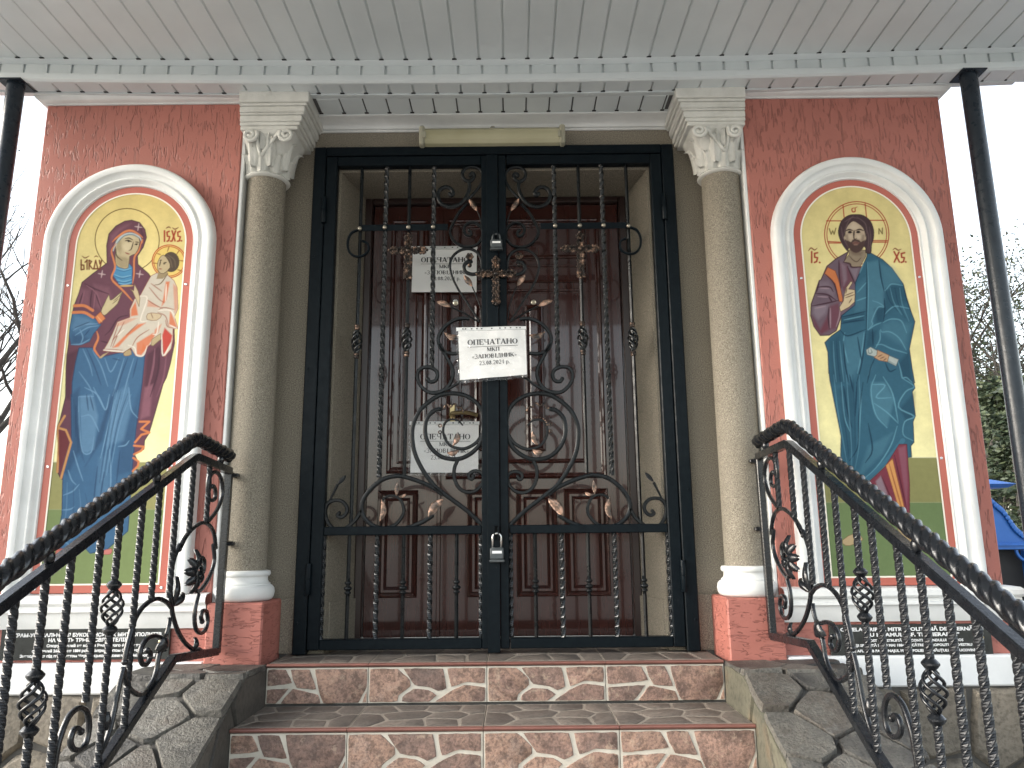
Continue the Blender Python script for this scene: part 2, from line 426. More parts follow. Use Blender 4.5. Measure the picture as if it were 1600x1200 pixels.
def stone_piece(name, mat, parent, p, mp, h, bev, seg=.05, jit=.003, rnd=random, tilt=.002):
    p = rough_poly(p, seg, jit, rnd)
    if len(p) < 3: return None
    cx_ = sum(a[0] for a in p)/len(p); cy_ = sum(a[1] for a in p)/len(p)
    L = max(math.hypot(a[0]-cx_, a[1]-cy_) for a in p); k = max(.5, 1-bev/L)
    tx, ty = rnd.uniform(-tilt, tilt)/L, rnd.uniform(-tilt, tilt)/L
    shr = [(cx_+(a[0]-cx_)*k, cy_+(a[1]-cy_)*k) for a in p]; shr2 = [(cx_+(a[0]-cx_)*(1-.35*(1-k)), cy_+(a[1]-cy_)*(1-.35*(1-k))) for a in p]
    hh = lambda a: h+(a[0]-cx_)*tx+(a[1]-cy_)*ty+rnd.uniform(-.15, .15)*tilt
    g = G(); n = len(p)
    b0 = [mp(a[0], a[1], -.004) for a in p]; b1 = [mp(a[0], a[1], hh(a)*.55) for a in shr2]; b2 = [mp(a[0], a[1], hh(a)) for a in shr]
    v = b0+b1+b2; f = []
    for r in (0, 1):
        for j in range(n): f.append((r*n+j, r*n+(j+1) % n, (r+1)*n+(j+1) % n, (r+1)*n+j))
    f.append(tuple(2*n+j for j in range(n)))
    g.add(v, f); return g.make(name, mat, parent, angle=40)
# ================================================================== setting
GZ = -1.17
g = G(); n = 60
vv = []; ff = []
for i in range(n+1):
    for j in range(n+1):
        u = (i/n*2-1); w = (j/n*2-1); x = math.copysign(abs(u)**2.2, u)*400; y = math.copysign(abs(w)**2.2, w)*400
        vv.append((x, y, GZ+.0*x))
for i in range(n):
    for j in range(n): ff.append((i*(n+1)+j, (i+1)*(n+1)+j, (i+1)*(n+1)+j+1, i*(n+1)+j+1))
g.add(vv, ff); o = g.make('ground', 'ground_paving'); o['kind'] = 'structure'
SIDE = {-1: 'left', 1: 'right'}
WALL_Y, PIER_Y, DOOR_Y, GATE_Y = 3.13, 2.94, 3.41, 3.10
SAG = .0075
def sagz(x): return SAG*x*x
def near(s, a, b): return (min(s*a, s*b), max(s*a, s*b))
# ------------------------------------------------------------------ entrance wall with the splayed reveal
wall = thing('entrance_wall', 'grey brown stucco wall around the doorway between the two columns', 'wall', (0, WALL_Y, 0))
g = G()
for s in (-1, 1):
    x0, x1 = near(s, .675, 1.2); g.box(x0, x1, WALL_Y, 3.60, 0, 2.033)
g.box(-1.2, 1.2, WALL_Y, 3.60, 2.033, 2.60)
g.make('wall_face', 'stucco', wall)
for s in (-1, 1):
    g = G(); a = [(s*.675, WALL_Y+.002, 0), (s*.675, 3.5, 0), (s*.619, 3.5, 0), (s*.619, DOOR_Y-.01, 0)]
    g.prism([(x, y, 0) for x, y, z in a], [(x, y, 2.0325) for x, y, z in a]); g.make('reveal', 'stucco', wall)
    g = G(); x0, x1 = near(s, .79, 1.04); g.box(x0, x1, WALL_Y-.012, WALL_Y+.01, 0, .212, .003); g.make('wall_skirting', 'stucco', wall)
    g = G(); a = [(s*.664, WALL_Y+.03, 0), (s*.610, DOOR_Y-.02, 0), (s*.630, DOOR_Y-.02, 0), (s*.68, WALL_Y+.03, 0)]
    g.prism(a, [(x, y, .19) for x, y, z in a]); g.make('reveal_skirting', 'stucco', wall)
# crown moulding under the niche ceiling
def cove(y0, z0, y1, z1, n=8):     # hollow quarter curve from (y0,z0) top front to (y1,z1) bottom back
    return [(y0+(y1-y0)*math.sin(math.pi/2*i/n)**1.0, z0+(z1-z0)*(1-math.cos(math.pi/2*i/n))) for i in range(n+1)]
prof = [(3.032, 2.285), (3.032, 2.262), (3.040, 2.262), (3.040, 2.258)]+[(y, z) for y, z in cove(3.043, 2.257, 3.108, 2.238)]+[(3.112, 2.233), (3.122, 2.233), (3.122, 2.224), (3.1295, 2.224), (3.1295, 2.285)]
g = G(); g.profile_x(prof, -.775, .775); g.make('crown_moulding', 'white_paint', wall, angle=35)
# ------------------------------------------------------------------ piers
def arch_path(cx, half, spring, bottom, n=40):
    P = [(cx-half, bottom), (cx-half, spring-.4), (cx-half, spring)]
    P += [(cx-half*math.cos(math.pi*i/n), spring+half*math.sin(math.pi*i/n)) for i in range(1, n)]
    return P+[(cx+half, spring), (cx+half, spring-.4), (cx+half, bottom)]
PCX, SPRING, SILL = 1.477, 1.622, .244
MOULD = [(.344, 0), (.344, .030), (.341, .038), (.334, .042), (.318, .043), (.312, .040), (.309, .033), (.300, .027), (.290, .025), (.286, .030), (.280, .032), (.274, .029), (.270, .021), (.262, .016), (.256, .017), (.253, .012), (.253, 0)]
pier_lab = {-1: 'red plaster pier on the left holding the icon of mother and child', 1: 'red plaster pier on the right holding the icon of the blessing man'}
PIER = {}
for s in (-1, 1):
    pr = thing('plastered_pier', pier_lab[s], 'pier', (s*1.477, PIER_Y, GZ), 'piers flanking the entrance'); PIER[s] = pr
    x0, x1 = near(s, 1.057, 1.896)
    g = G(); g.box(x0, x1, PIER_Y, 7.5, .10, 2.258, .004); g.make('pier_wall', 'red_plaster', pr)
    g = G(); xa, xb = near(s, 1.062, 1.892); g.box(xa, xb, PIER_Y-.006, 4.0, .003, .13, .003); g.make('lower_band', 'red_plaster_lower', pr)
    g = G(); xa, xb = near(s, 1.043, 1.0575); g.box(xa, xb, PIER_Y+.004, WALL_Y+.01, .0, 2.258, .003); g.make('corner_strip', 'white_paint', pr)
    # sill: moulded course
    pf = [(-.02, SILL+.004), (.006, SILL+.003), (.040, SILL-.002), (.050, SILL-.012), (.052, SILL-.028), (.047, SILL-.036), (.040, SILL-.038), (.040, SILL-.050), (.046, SILL-.053), (.047, SILL-.060), (.040, SILL-.064), (.036, SILL-.070), (.034, SILL-.082), (.020, SILL-.118), (.018, SILL-.122), (-.02, SILL-.122)]
    g = G(); k = len(pf); V = []
    xi, xo = s*1.06, s*1.892
    for d, z in pf: V += [(xi, PIER_Y-d, z), (xo+s*d, PIER_Y-d, z), (xo+s*d, 4.0, z)]
    Fc = []
    for j in range(k):
        a, b = j*3, ((j+1) % k)*3
        Fc += [(a, a+1, b+1, b), (a+1, a+2, b+2, b+1)]
    g.add(V, Fc); g.make('sill_course', 'white_paint', pr, angle=35)
    # plinth
    g = G(); xa, xb = near(s, 1.058, 1.935); g.box(xa, xb, 2.898, 4.2, -.102, .0045, .006); g.make('plinth_band', 'plinth_white', pr)
    # rubble base
    g = G(); xa, xb = near(s, 1.03, 1.925); g.box(xa, xb, 2.915, 4.2, GZ-.02, -.104); g.make('base_core', 'mortar', pr)
    rnd = random.Random(11 if s < 0 else 23)
    seeds = []
    for iz in range(5):
        for ix in range(4): seeds.append((1.07+ix*.245+(iz % 2)*.11+rnd.uniform(-.06, .06), -.2-iz*.23+rnd.uniform(-.06, .06)))
    rect = [(1.035, GZ), (1.925, GZ), (1.925, -.108), (1.035, -.108)]
    for c in cells(seeds, rect, .014):
        stone_piece('rubble_stone', 'rubble', pr, c, lambda u, w, h, s=s: (s*u, 2.913-h, w), rnd.uniform(.018, .034), .022, .05, .006, rnd, .007)
    # cornice at the top
    g = G(); zc = 2.256
    pf = [(-.02, zc), (.006, zc), (.006, zc+.004)]+[(.009+.030*math.sin(math.pi/2*i/6), zc+.006+.022*(1-math.cos(math.pi/2*i/6))) for i in range(7)]+[(.044, zc+.03), (.044, zc+.05), (-.02, zc+.05)]
    k = len(pf); V = []
    for d, z in pf: V += [(xi, PIER_Y-d, z), (xo+s*d, PIER_Y-d, z), (xo+s*d, 7.5, z)]
    Fc = []
    for j in range(k):
        a, b = j*3, ((j+1) % k)*3; Fc += [(a, a+1, b+1, b), (a+1, a+2, b+2, b+1)]
    g.add(V, Fc); g.make('cornice', 'white_paint', pr, angle=35)
    # arched moulding round the icon
    g = G(); P = arch_path(s*PCX, 0, SPRING, SILL+.002); k = len(MOULD); V = []
    N = 44; prm = [('l', SILL+.002), ('l', 1.0), ('l', SPRING-.15)]+[('a', i/N) for i in range(N+1)]+[('r', SPRING-.15), ('r', 1.0), ('r', SILL+.002)]
    for kind, t in prm:
        for r, d in MOULD:
            if kind == 'a': V.append((s*PCX-r*math.cos(math.pi*t), PIER_Y-d, SPRING+r*math.sin(math.pi*t)))
            else: V.append((s*PCX+(-r if kind == 'l' else r), PIER_Y-d, t))
    Fc = []
    for i in range(len(prm)-1):
        for j in range(k-1): Fc.append((i*k+j, i*k+j+1, (i+1)*k+j+1, (i+1)*k+j))
    g.add(V, Fc); g.make('arch_moulding', 'white_paint', pr, angle=40)
# ------------------------------------------------------------------ columns
CXC, CYC, RS = .968, 3.02, .0815
def acanthus(g, base, yaw, h, w, out, curl, lobes=5, thick=.006, mirror=1):
    """leaf growing up a bell: base point, direction angle (plan), height, half width, outward lean, tip curl"""
    ca, sa = math.cos(yaw), math.sin(yaw); n = 14; m = 8; V = []; Fc = []
    for i in range(n+1):
        t = i/n
        prof = (math.sin(math.pi*min(1, t*.92+.08))**.6)*(1-.25*t)
        lob = 1+.20*abs(math.sin(t*math.pi*lobes))-.1
        hw = w*max(.12, prof)*lob
        zz = h*(t if t < .8 else .8+(t-.8)*.35); oo = out*t**1.6+(curl*((t-.72)/.28)**1.5 if t > .72 else 0)
        if t > .9: zz -= h*(t-.9)*.9
        for j in range(m+1):
            u = j/m*2-1
            rel = .012*(1-u*u)+.006*math.cos(u*math.pi*3)*(1-t*.5)
            lx = u*hw; ly = oo+rel-.010*abs(u)
            V.append((base[0]+ca*ly-sa*lx, base[1]+sa*ly+ca*lx, base[2]+zz))
    for i in range(n):
        for j in range(m): Fc.append((i*(m+1)+j, i*(m+1)+j+1, (i+1)*(m+1)+j+1, (i+1)*(m+1)+j))
    g.add(V, Fc)
def spiral_pts(c, r0, r1, turns, a0, ux, uz, n=26):
    P = []
    for i in range(n+1):
        t = i/n; a = a0+turns*2*math.pi*t; r = r0+(r1-r0)*t
        P.append(tuple(Vector(c)+Vector(ux)*r*math.cos(a)+Vector(uz)*r*math.sin(a)))
    return P
col_lab = {-1: 'stone grey column with white leafy capital left of the metal gate', 1: 'stone grey column with white leafy capital right of the metal gate'}
for s in (-1, 1):
    c = thing('column', col_lab[s], 'column', (s*CXC, CYC, 0), 'columns beside the gate')
    x0, x1 = near(s, .8485, 1.0565)
    g = G(); g.box(x0, x1, 2.897, WALL_Y-.002, -.02, .211, .006); g.make('pedestal', 'red_plaster_lower', c)
    cx = s*CXC
    g = G(); zb = .2115
    prof = [(.098, 0), (.107, .004), (.114, .014), (.1165, .030), (.114, .046), (.106, .056), (.099, .058), (.099, .064), (.093, .067), (.0895, .074), (.0885, .083), (.090, .089), (.0955, .091), (.0985, .097), (.0985, .104), (.0955, .110), (.086, .112), (.080, .113)]
    g.lathe((cx, CYC, zb), prof, 40); g.make('column_base', 'white_paint', c, angle=50)
    g = G(); g.lathe((cx, CYC, .32), [(RS+.001, 0), (RS, .5), (RS-.001, 1.0), (RS-.0025, 1.612)], 48); g.make('shaft', 'stucco', c, angle=50)
    # capital
    g = G(); g.lathe((cx, CYC, 1.926), [(.078, 0), (.092, .002), (.0965, .008), (.092, .015), (.084, .018)], 40)
    cap = g.make('capital', 'capital_plaster', c, angle=50)
    g = G(); n = 14; k = 40; V = []; Fc = []
    for i in range(n+1):
        t = i/n; z = 1.942+t*.182; e = .5+.5*t; half = .078+.062*t**1.8; pw = 2+6*t**2
        for j in range(k):
            a = 2*math.pi*j/k; ca, sa = math.cos(a), math.sin(a)
            r = half/((abs(ca)**pw+abs(sa)**pw)**(1/pw))
            V.append((cx+r*ca*(1 if ca*s < 0 else .62+.38*(1-t)), CYC+r*sa*.80, z))
    for i in range(n):
        for j in range(k): Fc.append((i*k+j, i*k+(j+1) % k, (i+1)*k+(j+1) % k, (i+1)*k+j))
    g.add(V, Fc); g.make('bell', 'capital_plaster', cap, smooth=True)
    # abacus and stepped block
    blocks = [(2.118, 2.136, .815, 2.908), (2.134, 2.150, .805, 2.900), (2.150, 2.178, .797, 2.897), (2.178, 2.188, .788, 2.891), (2.188, 2.214, .784, 2.888), (2.214, 2.226, .774, 2.881), (2.226, 2.300, .764, 2.874)]
    g = G()
    for z0, z1, xin, yf in blocks:
        xa, xb = near(s, xin, 1.0555); g.box(xa, xb, yf, WALL_Y-.003, z0, z1-.0005, .003)
    g.make('stepped_block', 'capital_plaster', c, angle=30)
    # leaves: lower ring, upper ring, volutes
    tocenter = -s
    for ring, (zz, hh, ww, rad, cnt, a_off) in enumerate(((1.944, .098, .034, .080, 8, 0), (1.968, .140, .030, .094, 8, .5))):
        for q in range(cnt):
            a = 2*math.pi*(q+a_off)/cnt
            if math.sin(a) > .45: continue
            bx, by = cx+rad*math.cos(a), CYC+rad*math.sin(a)*.92
            if bx*s > 1.06: continue
            g = G(); acanthus(g, (bx, by, zz), a, hh, ww, .020+.010*ring, .010); g.make('leaf', 'capital_plaster', cap, smooth=True)
    for (vx, fx) in ((s*.858, -s), (s*1.008, s)):
        g = G(); ctr = (vx, 2.905, 2.088)
        if fx < 0: P = [(cx, 2.935, 2.01), (cx+(vx-cx)*.35, 2.925, 2.06)]+[(2*ctr[0]-p[0], p[1], p[2]) for p in spiral_pts(ctr, .030, .005, 1.6, math.pi-.5, (1, 0, 0), (0, 0, 1))]
        else: P = [(cx, 2.935, 2.01), (cx+(vx-cx)*.35, 2.925, 2.06)]+spiral_pts(ctr, .030, .005, 1.6, math.pi-.5, (1, 0, 0), (0, 0, 1))
        # clockwise coil
        P = [(p[0], p[1]-.006, p[2]) for p in smooth_path(P, 3)]
        g.sweep(P, SQ(.0075, .25), (0, 1, 0)); g.make('volute', 'capital_plaster', cap, smooth=True)
    g = G(); acanthus(g, (cx, 2.925, 2.035), -math.pi/2, .085, .026, .006, .012, 4); acanthus(g, (cx-.03, 2.925, 2.045), -math.pi/2-.3, .07, .016, .006, .01, 4); acanthus(g, (cx+.03, 2.925, 2.045), -math.pi/2+.3, .07, .016, .006, .01, 4)
    g.make('palmette', 'capital_plaster', cap, smooth=True)
# ------------------------------------------------------------------ porch roof
roof = thing('porch_roof', 'porch ceiling of pale grey boards above the entrance', 'roof', (0, 2.81, 2.35))
BEAM_Y, BEAM_B = 2.81, 2.905
def board(name, x, w, y0, y1, z, t=.008, mat='ceiling_board', rim=.0025):
    g = G(); g.box(x-w/2, x+w/2, y0, y1, z, z+t, rim); return g.make(name, mat, roof)
pitch = .0992; rnd = random.Random(3)
Y_FRONT = .15
x = .083-pitch*23.35
bi = 0
while x < 2.42:
    zt = 2.3515+sagz(x)
    board('ceiling_board', x+pitch/2, pitch-.0075, Y_FRONT, BEAM_Y-.004, zt+rnd.uniform(-.0006, .0006))
    # recessed strip of the next board's tongue
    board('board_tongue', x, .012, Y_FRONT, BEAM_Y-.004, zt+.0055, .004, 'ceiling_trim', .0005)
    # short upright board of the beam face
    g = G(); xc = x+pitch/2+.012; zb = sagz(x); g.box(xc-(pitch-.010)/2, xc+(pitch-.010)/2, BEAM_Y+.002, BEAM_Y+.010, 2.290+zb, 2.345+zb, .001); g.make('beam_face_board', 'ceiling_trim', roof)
    # soffit boards of the beam underside
    board('soffit_board', x+pitch/2+.02, pitch-.0065, BEAM_Y+.006, BEAM_B, 2.2645+sagz(x), .007)
    x += pitch; bi += 1
g = G(); x = .083-pitch*23.35
while x < 2.42:
    zs = sagz(x); g.box(x-.011, x+.008, BEAM_Y-.030, BEAM_Y-.0225, 2.3500+zs, 2.3522+zs); g.box(x+.009, x+.027, BEAM_B-.022, BEAM_B-.0145, 2.2632+zs, 2.2652+zs); x += pitch
x = -.75
while x < .74: g.box(x-.009, x+.008, 3.022, 3.031, 2.2592, 2.2612); x += pitch
nn = g.make('joint_notches', 'kiosk_dark', roof); nn['kind'] = 'stuff'
x = -.75
while x < .74:
    w = min(pitch, .75-x)
    board('niche_board', x+w/2, w-.006, BEAM_B+.012, 3.045, 2.2605+.001, .006); x += pitch
def strip(name, prof, mat='ceiling_board', x0=-2.42, x1=2.2, seg=30):
    g = G(); k = len(prof); V = []; Fc = []
    for i in range(seg+1):
        xx = x0+(x1-x0)*i/seg
        V += [(xx, y, z+sagz(xx)) for y, z in prof]
    for i in range(seg):
        for j in range(k): Fc.append((i*k+j, i*k+(j+1) % k, (i+1)*k+(j+1) % k, (i+1)*k+j))
    Fc += [tuple(range(k)), tuple(seg*k+j for j in range(k))[::-1]]
    g.add(V, Fc); return g.make(name, mat, roof, angle=30)
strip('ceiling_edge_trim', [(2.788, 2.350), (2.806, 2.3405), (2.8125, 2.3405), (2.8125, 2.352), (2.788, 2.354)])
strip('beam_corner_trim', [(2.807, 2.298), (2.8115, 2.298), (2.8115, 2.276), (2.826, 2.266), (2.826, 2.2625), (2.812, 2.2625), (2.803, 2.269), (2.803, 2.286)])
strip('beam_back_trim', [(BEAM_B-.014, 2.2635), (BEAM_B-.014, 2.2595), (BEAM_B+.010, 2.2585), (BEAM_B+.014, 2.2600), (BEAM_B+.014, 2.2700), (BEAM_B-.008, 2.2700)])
# closed backing so that the joints read dark, and the roof sheet above
strip('ceiling_backing', [(Y_FRONT, 2.3610), (BEAM_Y, 2.3610), (BEAM_Y, 2.3720), (Y_FRONT, 2.3720)], 'groove_dark')
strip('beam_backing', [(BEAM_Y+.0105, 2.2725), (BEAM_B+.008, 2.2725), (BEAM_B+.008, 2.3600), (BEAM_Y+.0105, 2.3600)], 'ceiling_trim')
g = G(); g.box(-.78, .78, BEAM_B+.012, 3.128, 2.2680, 2.2760); g.make('niche_backing', 'groove_dark', roof)
strip('roof_sheet', [(Y_FRONT-.05, 2.420), (2.93, 2.45), (2.93, 2.48), (Y_FRONT-.05, 2.445)], 'roof_sheet', -2.47, 2.25)
strip('roof_sheet', [(2.931, 2.32), (7.55, 2.35), (7.55, 2.38), (2.931, 2.48)], 'roof_sheet', -1.93, 1.93)
strip('front_fascia', [(Y_FRONT-.03, 2.33), (Y_FRONT-.002, 2.33), (Y_FRONT-.002, 2.43), (Y_FRONT-.03, 2.43)])
# ------------------------------------------------------------------ posts
for s, lab in ((-1, 'dark steel pipe post under the left end of the porch beam'), (1, 'dark steel pipe post under the right end of the porch beam')):
    p = thing('roof_post', lab, 'post', (s*1.965, 2.815, GZ), 'pipe posts of the porch')
    zt = 2.262+sagz(1.965); xx = s*1.965; lean = -.02 if s < 0 else 0
    g = G(); g.sweep(line((xx+lean, 2.83, GZ+.01), (xx, 2.835, zt), 6), CIRC(.0335, 24)); g.make('pipe', 'post_paint', p, angle=40)
    g = G(); g.box(xx-.05, xx+.05, 2.785, 2.885, zt-.006, zt, .001); g.make('top_plate', 'post_paint', p)
    g = G(); g.box(xx+lean-.07, xx+lean+.07, 2.76, 2.90, GZ, GZ+.012, .002); g.make('foot_plate', 'post_paint', p)
# ------------------------------------------------------------------ wall lamp
lamp = thing('wall_lamp', 'long yellowed fluorescent lamp fitting over the gate', 'lamp', (0, WALL_Y, 2.15))
g = G(); g.box(-.325, .312, 3.085, WALL_Y+.0-.001, 2.118, 2.207, .008); g.make('housing', 'lamp_body', lamp)
g = G(); pf = []
for i in range(13):
    a = math.pi*i/12; zz = 2.1625-.041*math.cos(a); yy = 3.086-.048*math.sin(a)**.6
    pf.append((yy, zz))
for i in range(1, 12):
    if i % 2: pf[i] = (pf[i][0]+.0012, pf[i][1])
pf += [(3.09, 2.2035), (3.09, 2.1215)]
g.profile_x(pf, -.300, .288); g.make('diffuser', 'lamp_diffuser', lamp, angle=25)
for x0, x1 in ((-.325, -.3005), (.2885, .313)):
    g = G(); g.box(x0, x1, 3.036, 3.094, 2.117, 2.208, .007); g.make('end_cap', 'lamp_body', lamp)
for xx in (-.30, .287):
    g = G(); g.box(xx-.006, xx+.006, 3.033, 3.04, 2.145, 2.175, .002); g.make('clip', 'lamp_body', lamp)
g = G(); g.sweep(smooth_path([(-.01, 3.10, 2.207), (-.012, 3.09, 2.222), (-.002, 3.10, 2.232), (.004, 3.115, 2.238)], 5), CIRC(.003, 6)); g.make('cable', 'lamp_body', lamp, smooth=True)
# ------------------------------------------------------------------ steps
steps = thing('entrance_steps', 'steps clad in brown stone pattern tiles with pale joints', 'steps', (0, 2.88, GZ))
SE = .8195; RISE, RUN = .1407, .3372
P_T = [[(635, 195), (815, 195), (850, 275), (640, 295)], [(835, 195), (935, 195), (975, 310), (872, 300), (850, 250)], [(960, 195), (1230, 195), (1230, 295), (1190, 385), (1010, 385), (985, 318)], [(640, 308), (835, 300), (770, 385), (640, 385)], [(850, 302), (985, 335), (1000, 385), (790, 385)], [(1207, 385), (1231, 312), (1231, 385)]]
P_T = [[((a-630)/605, (b-187)/200) for a, b in p] for p in P_T]
Q_T = [[(15, 200), (160, 200), (225, 262), (228, 300), (165, 348), (162, 386), (15, 386)], [(185, 200), (392, 200), (412, 312), (368, 330), (330, 308), (245, 295)], [(412, 200), (608, 200), (608, 288), (510, 276), (432, 308)], [(180, 386), (182, 356), (240, 312), (318, 320), (363, 350), (322, 386)], [(348, 386), (430, 328), (500, 293), (608, 306), (608, 386)]]
Q_T = [[((a-8)/608, (b-190)/202) for a, b in p] for p in Q_T]
T_T = [[(.01, .05), (.22, .04), (.30, .30), (.16, .42), (.01, .36)], [(.24, .04), (.52, .05), (.50, .26), (.33, .30)], [(.54, .05), (.80, .04), (.78, .28), (.60, .36), (.52, .28)], [(.82, .04), (.99, .04), (.99, .40), (.88, .44), (.80, .30)],
       [(.01, .40), (.17, .46), (.24, .70), (.14, .95), (.01, .95)], [(.19, .44), (.32, .34), (.50, .30), (.58, .40), (.52, .62), (.27, .70)], [(.60, .40), (.78, .32), (.87, .47), (.80, .66), (.54, .62)], [(.89, .48), (.99, .44), (.99, .95), (.84, .95), (.82, .68)],
       [(.26, .74), (.52, .66), (.56, .95), (.17, .95)], [(.54, .66), (.79, .70), (.81, .95), (.58, .95)]]
xs = [-.0298+.4245*k for k in (-2, -1, 0, 1, 2)]; xs[0] = -SE; xs[-1] = SE
yt = [2.88-RUN*i for i in range(7)]; zt_ = [-RISE*i for i in range(8)]
rnd = random.Random(5)
def tile(name, x0, x1, mp, vlen, pattern, smat, u0=0., bevel=.003, hh=.003, jag=.0022):
    """one ceramic tile (body in joint colour) with its embossed stones"""
    g = G(); g.prism([mp(x0+.0012, .0012, -.006), mp(x1-.0012, .0012, -.006), mp(x1-.0012, vlen-.0012, -.006), mp(x0+.0012, vlen-.0012, -.006)],
                     [mp(x0+.0012, .0012, 0), mp(x1-.0012, .0012, 0), mp(x1-.0012, vlen-.0012, 0), mp(x0+.0012, vlen-.0012, 0)])
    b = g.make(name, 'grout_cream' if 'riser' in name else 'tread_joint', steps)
    W = .4245
    for p in pattern:
        q = [(x0+(u0+a*(1-u0*0))*W, c*vlen) for a, c in p]
        q = clip_poly(clip_poly(q, 1, 0, x1-.004), -1, 0, -(x0+.004))
        if len(q) > 2: stone_piece('stone', smat, b, q, mp, hh, bevel, .014, jag*.6, rnd, .0006)
    return b
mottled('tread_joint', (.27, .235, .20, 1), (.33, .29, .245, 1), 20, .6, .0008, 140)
for i in range(7):
    ztop, zbot, yr = zt_[i], zt_[i+1], yt[i]
    yb = yr+RUN if i else 3.44
    g = G(); xa = SE+.02 if i else 1.05; g.box(-SE+.002, SE-.002, yr+.012, yb+.01, (zbot-.02 if i < 6 else GZ), ztop-.010); g.make('step_core', 'mortar', steps)
    for t in range(4):
        x0, x1 = xs[t], xs[t+1]; pat = (P_T, Q_T, Q_T, P_T)[t]
        dz = (-(.4245-(x1-x0))/.4245 if t == 0 else 0)
        mpR = lambda u, w, h, yr=yr, ztop=ztop: (u, yr+.004-h, ztop-.014-w)
        mpT = lambda u, w, h, yr=yr, ztop=ztop, yb=yb: (u, yb-w, ztop-.003+h)
        if i < 2:
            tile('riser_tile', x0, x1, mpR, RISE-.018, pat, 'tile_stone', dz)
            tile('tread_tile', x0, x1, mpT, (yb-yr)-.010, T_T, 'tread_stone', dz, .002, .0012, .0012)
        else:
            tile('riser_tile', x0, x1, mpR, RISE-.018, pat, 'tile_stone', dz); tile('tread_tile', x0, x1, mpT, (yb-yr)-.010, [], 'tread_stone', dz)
    for t in range(4):
        x0, x1 = xs[t], xs[t+1]
        g = G(); pf = [(yr+.010, ztop-.0035), (yr+.010, ztop-.0005), (yr+.004, ztop-.0005), (yr-.004, ztop-.002), (yr-.0062, ztop-.0055), (yr-.0045, ztop-.0095), (yr+.0005, ztop-.0125), (yr+.010, ztop-.0125)]
        g.profile_x(pf, x0+.001, x1-.001); g.make('nosing', 'nosing', steps, angle=40)
# ------------------------------------------------------------------ stone cheek walls
def ztop_fn(y): return -.004 if y > 2.655 else -.004-(2.655-y)*.47
par_lab = {-1: 'sloping flagstone wall carrying the left railing beside the steps', 1: 'sloping flagstone wall carrying the right railing beside the steps'}
for s in (-1, 1):
    pw = thing('stone_cheek_wall', par_lab[s], 'wall', (s*1.01, 2.2, GZ), 'stone walls beside the steps')
    X0, X1 = .822, 1.225
    prof = [(2.90, GZ), (2.90, ztop_fn(2.9)-.014), (2.655, ztop_fn(2.66)-.014), (.55, ztop_fn(.55)-.014), (.55, GZ)]
    g = G(); xa, xb = near(s, X0+.012, X1-.012); g.profile_x(prof, xa, xb); g.make('wall_core', 'mortar', pw)
    rnd = random.Random(41 if s < 0 else 57)
    seeds = [(.90, 2.80), (1.10, 2.86), (1.16, 2.72), (.89, 2.60), (1.06, 2.66), (1.17, 2.55), (1.03, 2.47), (.88, 2.36), (1.10, 2.33), (1.19, 2.40)]
    yy = 2.2
    while yy > .6:
        for k in range(3): seeds.append((.88+k*.14+rnd.uniform(-.04, .04), yy+rnd.uniform(-.09, .09)))
        yy -= .2
    rect = [(X0, .56), (X1, .56), (X1, 2.895), (X0, 2.895)]
    def mpTop(u, w, h, s=s):
        z = ztop_fn(w); nz = 1 if w > 2.655 else .905; ny = 0 if w > 2.655 else -.425
        return (s*u, w+ny*h, z-.012+nz*h)
    # split the seeds' cells at the crease so that slabs bend along it
    for c in cells(seeds, rect, .008):
        for sub in (clip_poly(c, 0, 1, 2.650), clip_poly(c, 0, -1, -2.660)):
            if len(sub) > 2:
                a = abs(sum(sub[i-1][0]*sub[i][1]-sub[i][0]*sub[i-1][1] for i in range(len(sub))))/2
                if a < .0009: continue
                stone_piece('flagstone', 'flagstone', pw, sub, mpTop, rnd.uniform(.013, .020), .005, .03, .0025, rnd, .006)
    # inner face
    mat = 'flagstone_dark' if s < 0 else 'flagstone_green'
    ped = [(2.88, -.012), (2.655, -.014), (2.40, ztop_fn(2.40)-.01), (2.0, ztop_fn(2.0)-.01), (1.2, ztop_fn(1.2)-.01), (.6, ztop_fn(.6)-.01), (.6, GZ+.01), (2.88, GZ+.01)]
    sd_ = [(2.74, -.08), (2.46, -.22), (2.36, -.16), (2.28, -.36), (2.62, -.36), (2.05, -.45), (1.8, -.5), (2.3, -.7), (1.5, -.65), (1.9, -.9), (1.1, -.9), (2.6, -.8)]
    for c in cells(sd_, ped, .012):
        stone_piece('side_stone', mat, pw, c, lambda u, w, h, s=s: (s*(X0+.012-h), u, w), .014, .006, .05, .003, rnd, .002)
    # outer face
    for c in cells([(2.6, -.3), (2.2, -.5), (1.8, -.75), (1.3, -.95), (2.5, -.8)], ped, .014):
        stone_piece('side_stone', 'rubble', pw, c, lambda u, w, h, s=s: (s*(X1-.012+h), u, w), .014, .01, .06, .004, rnd, .004)
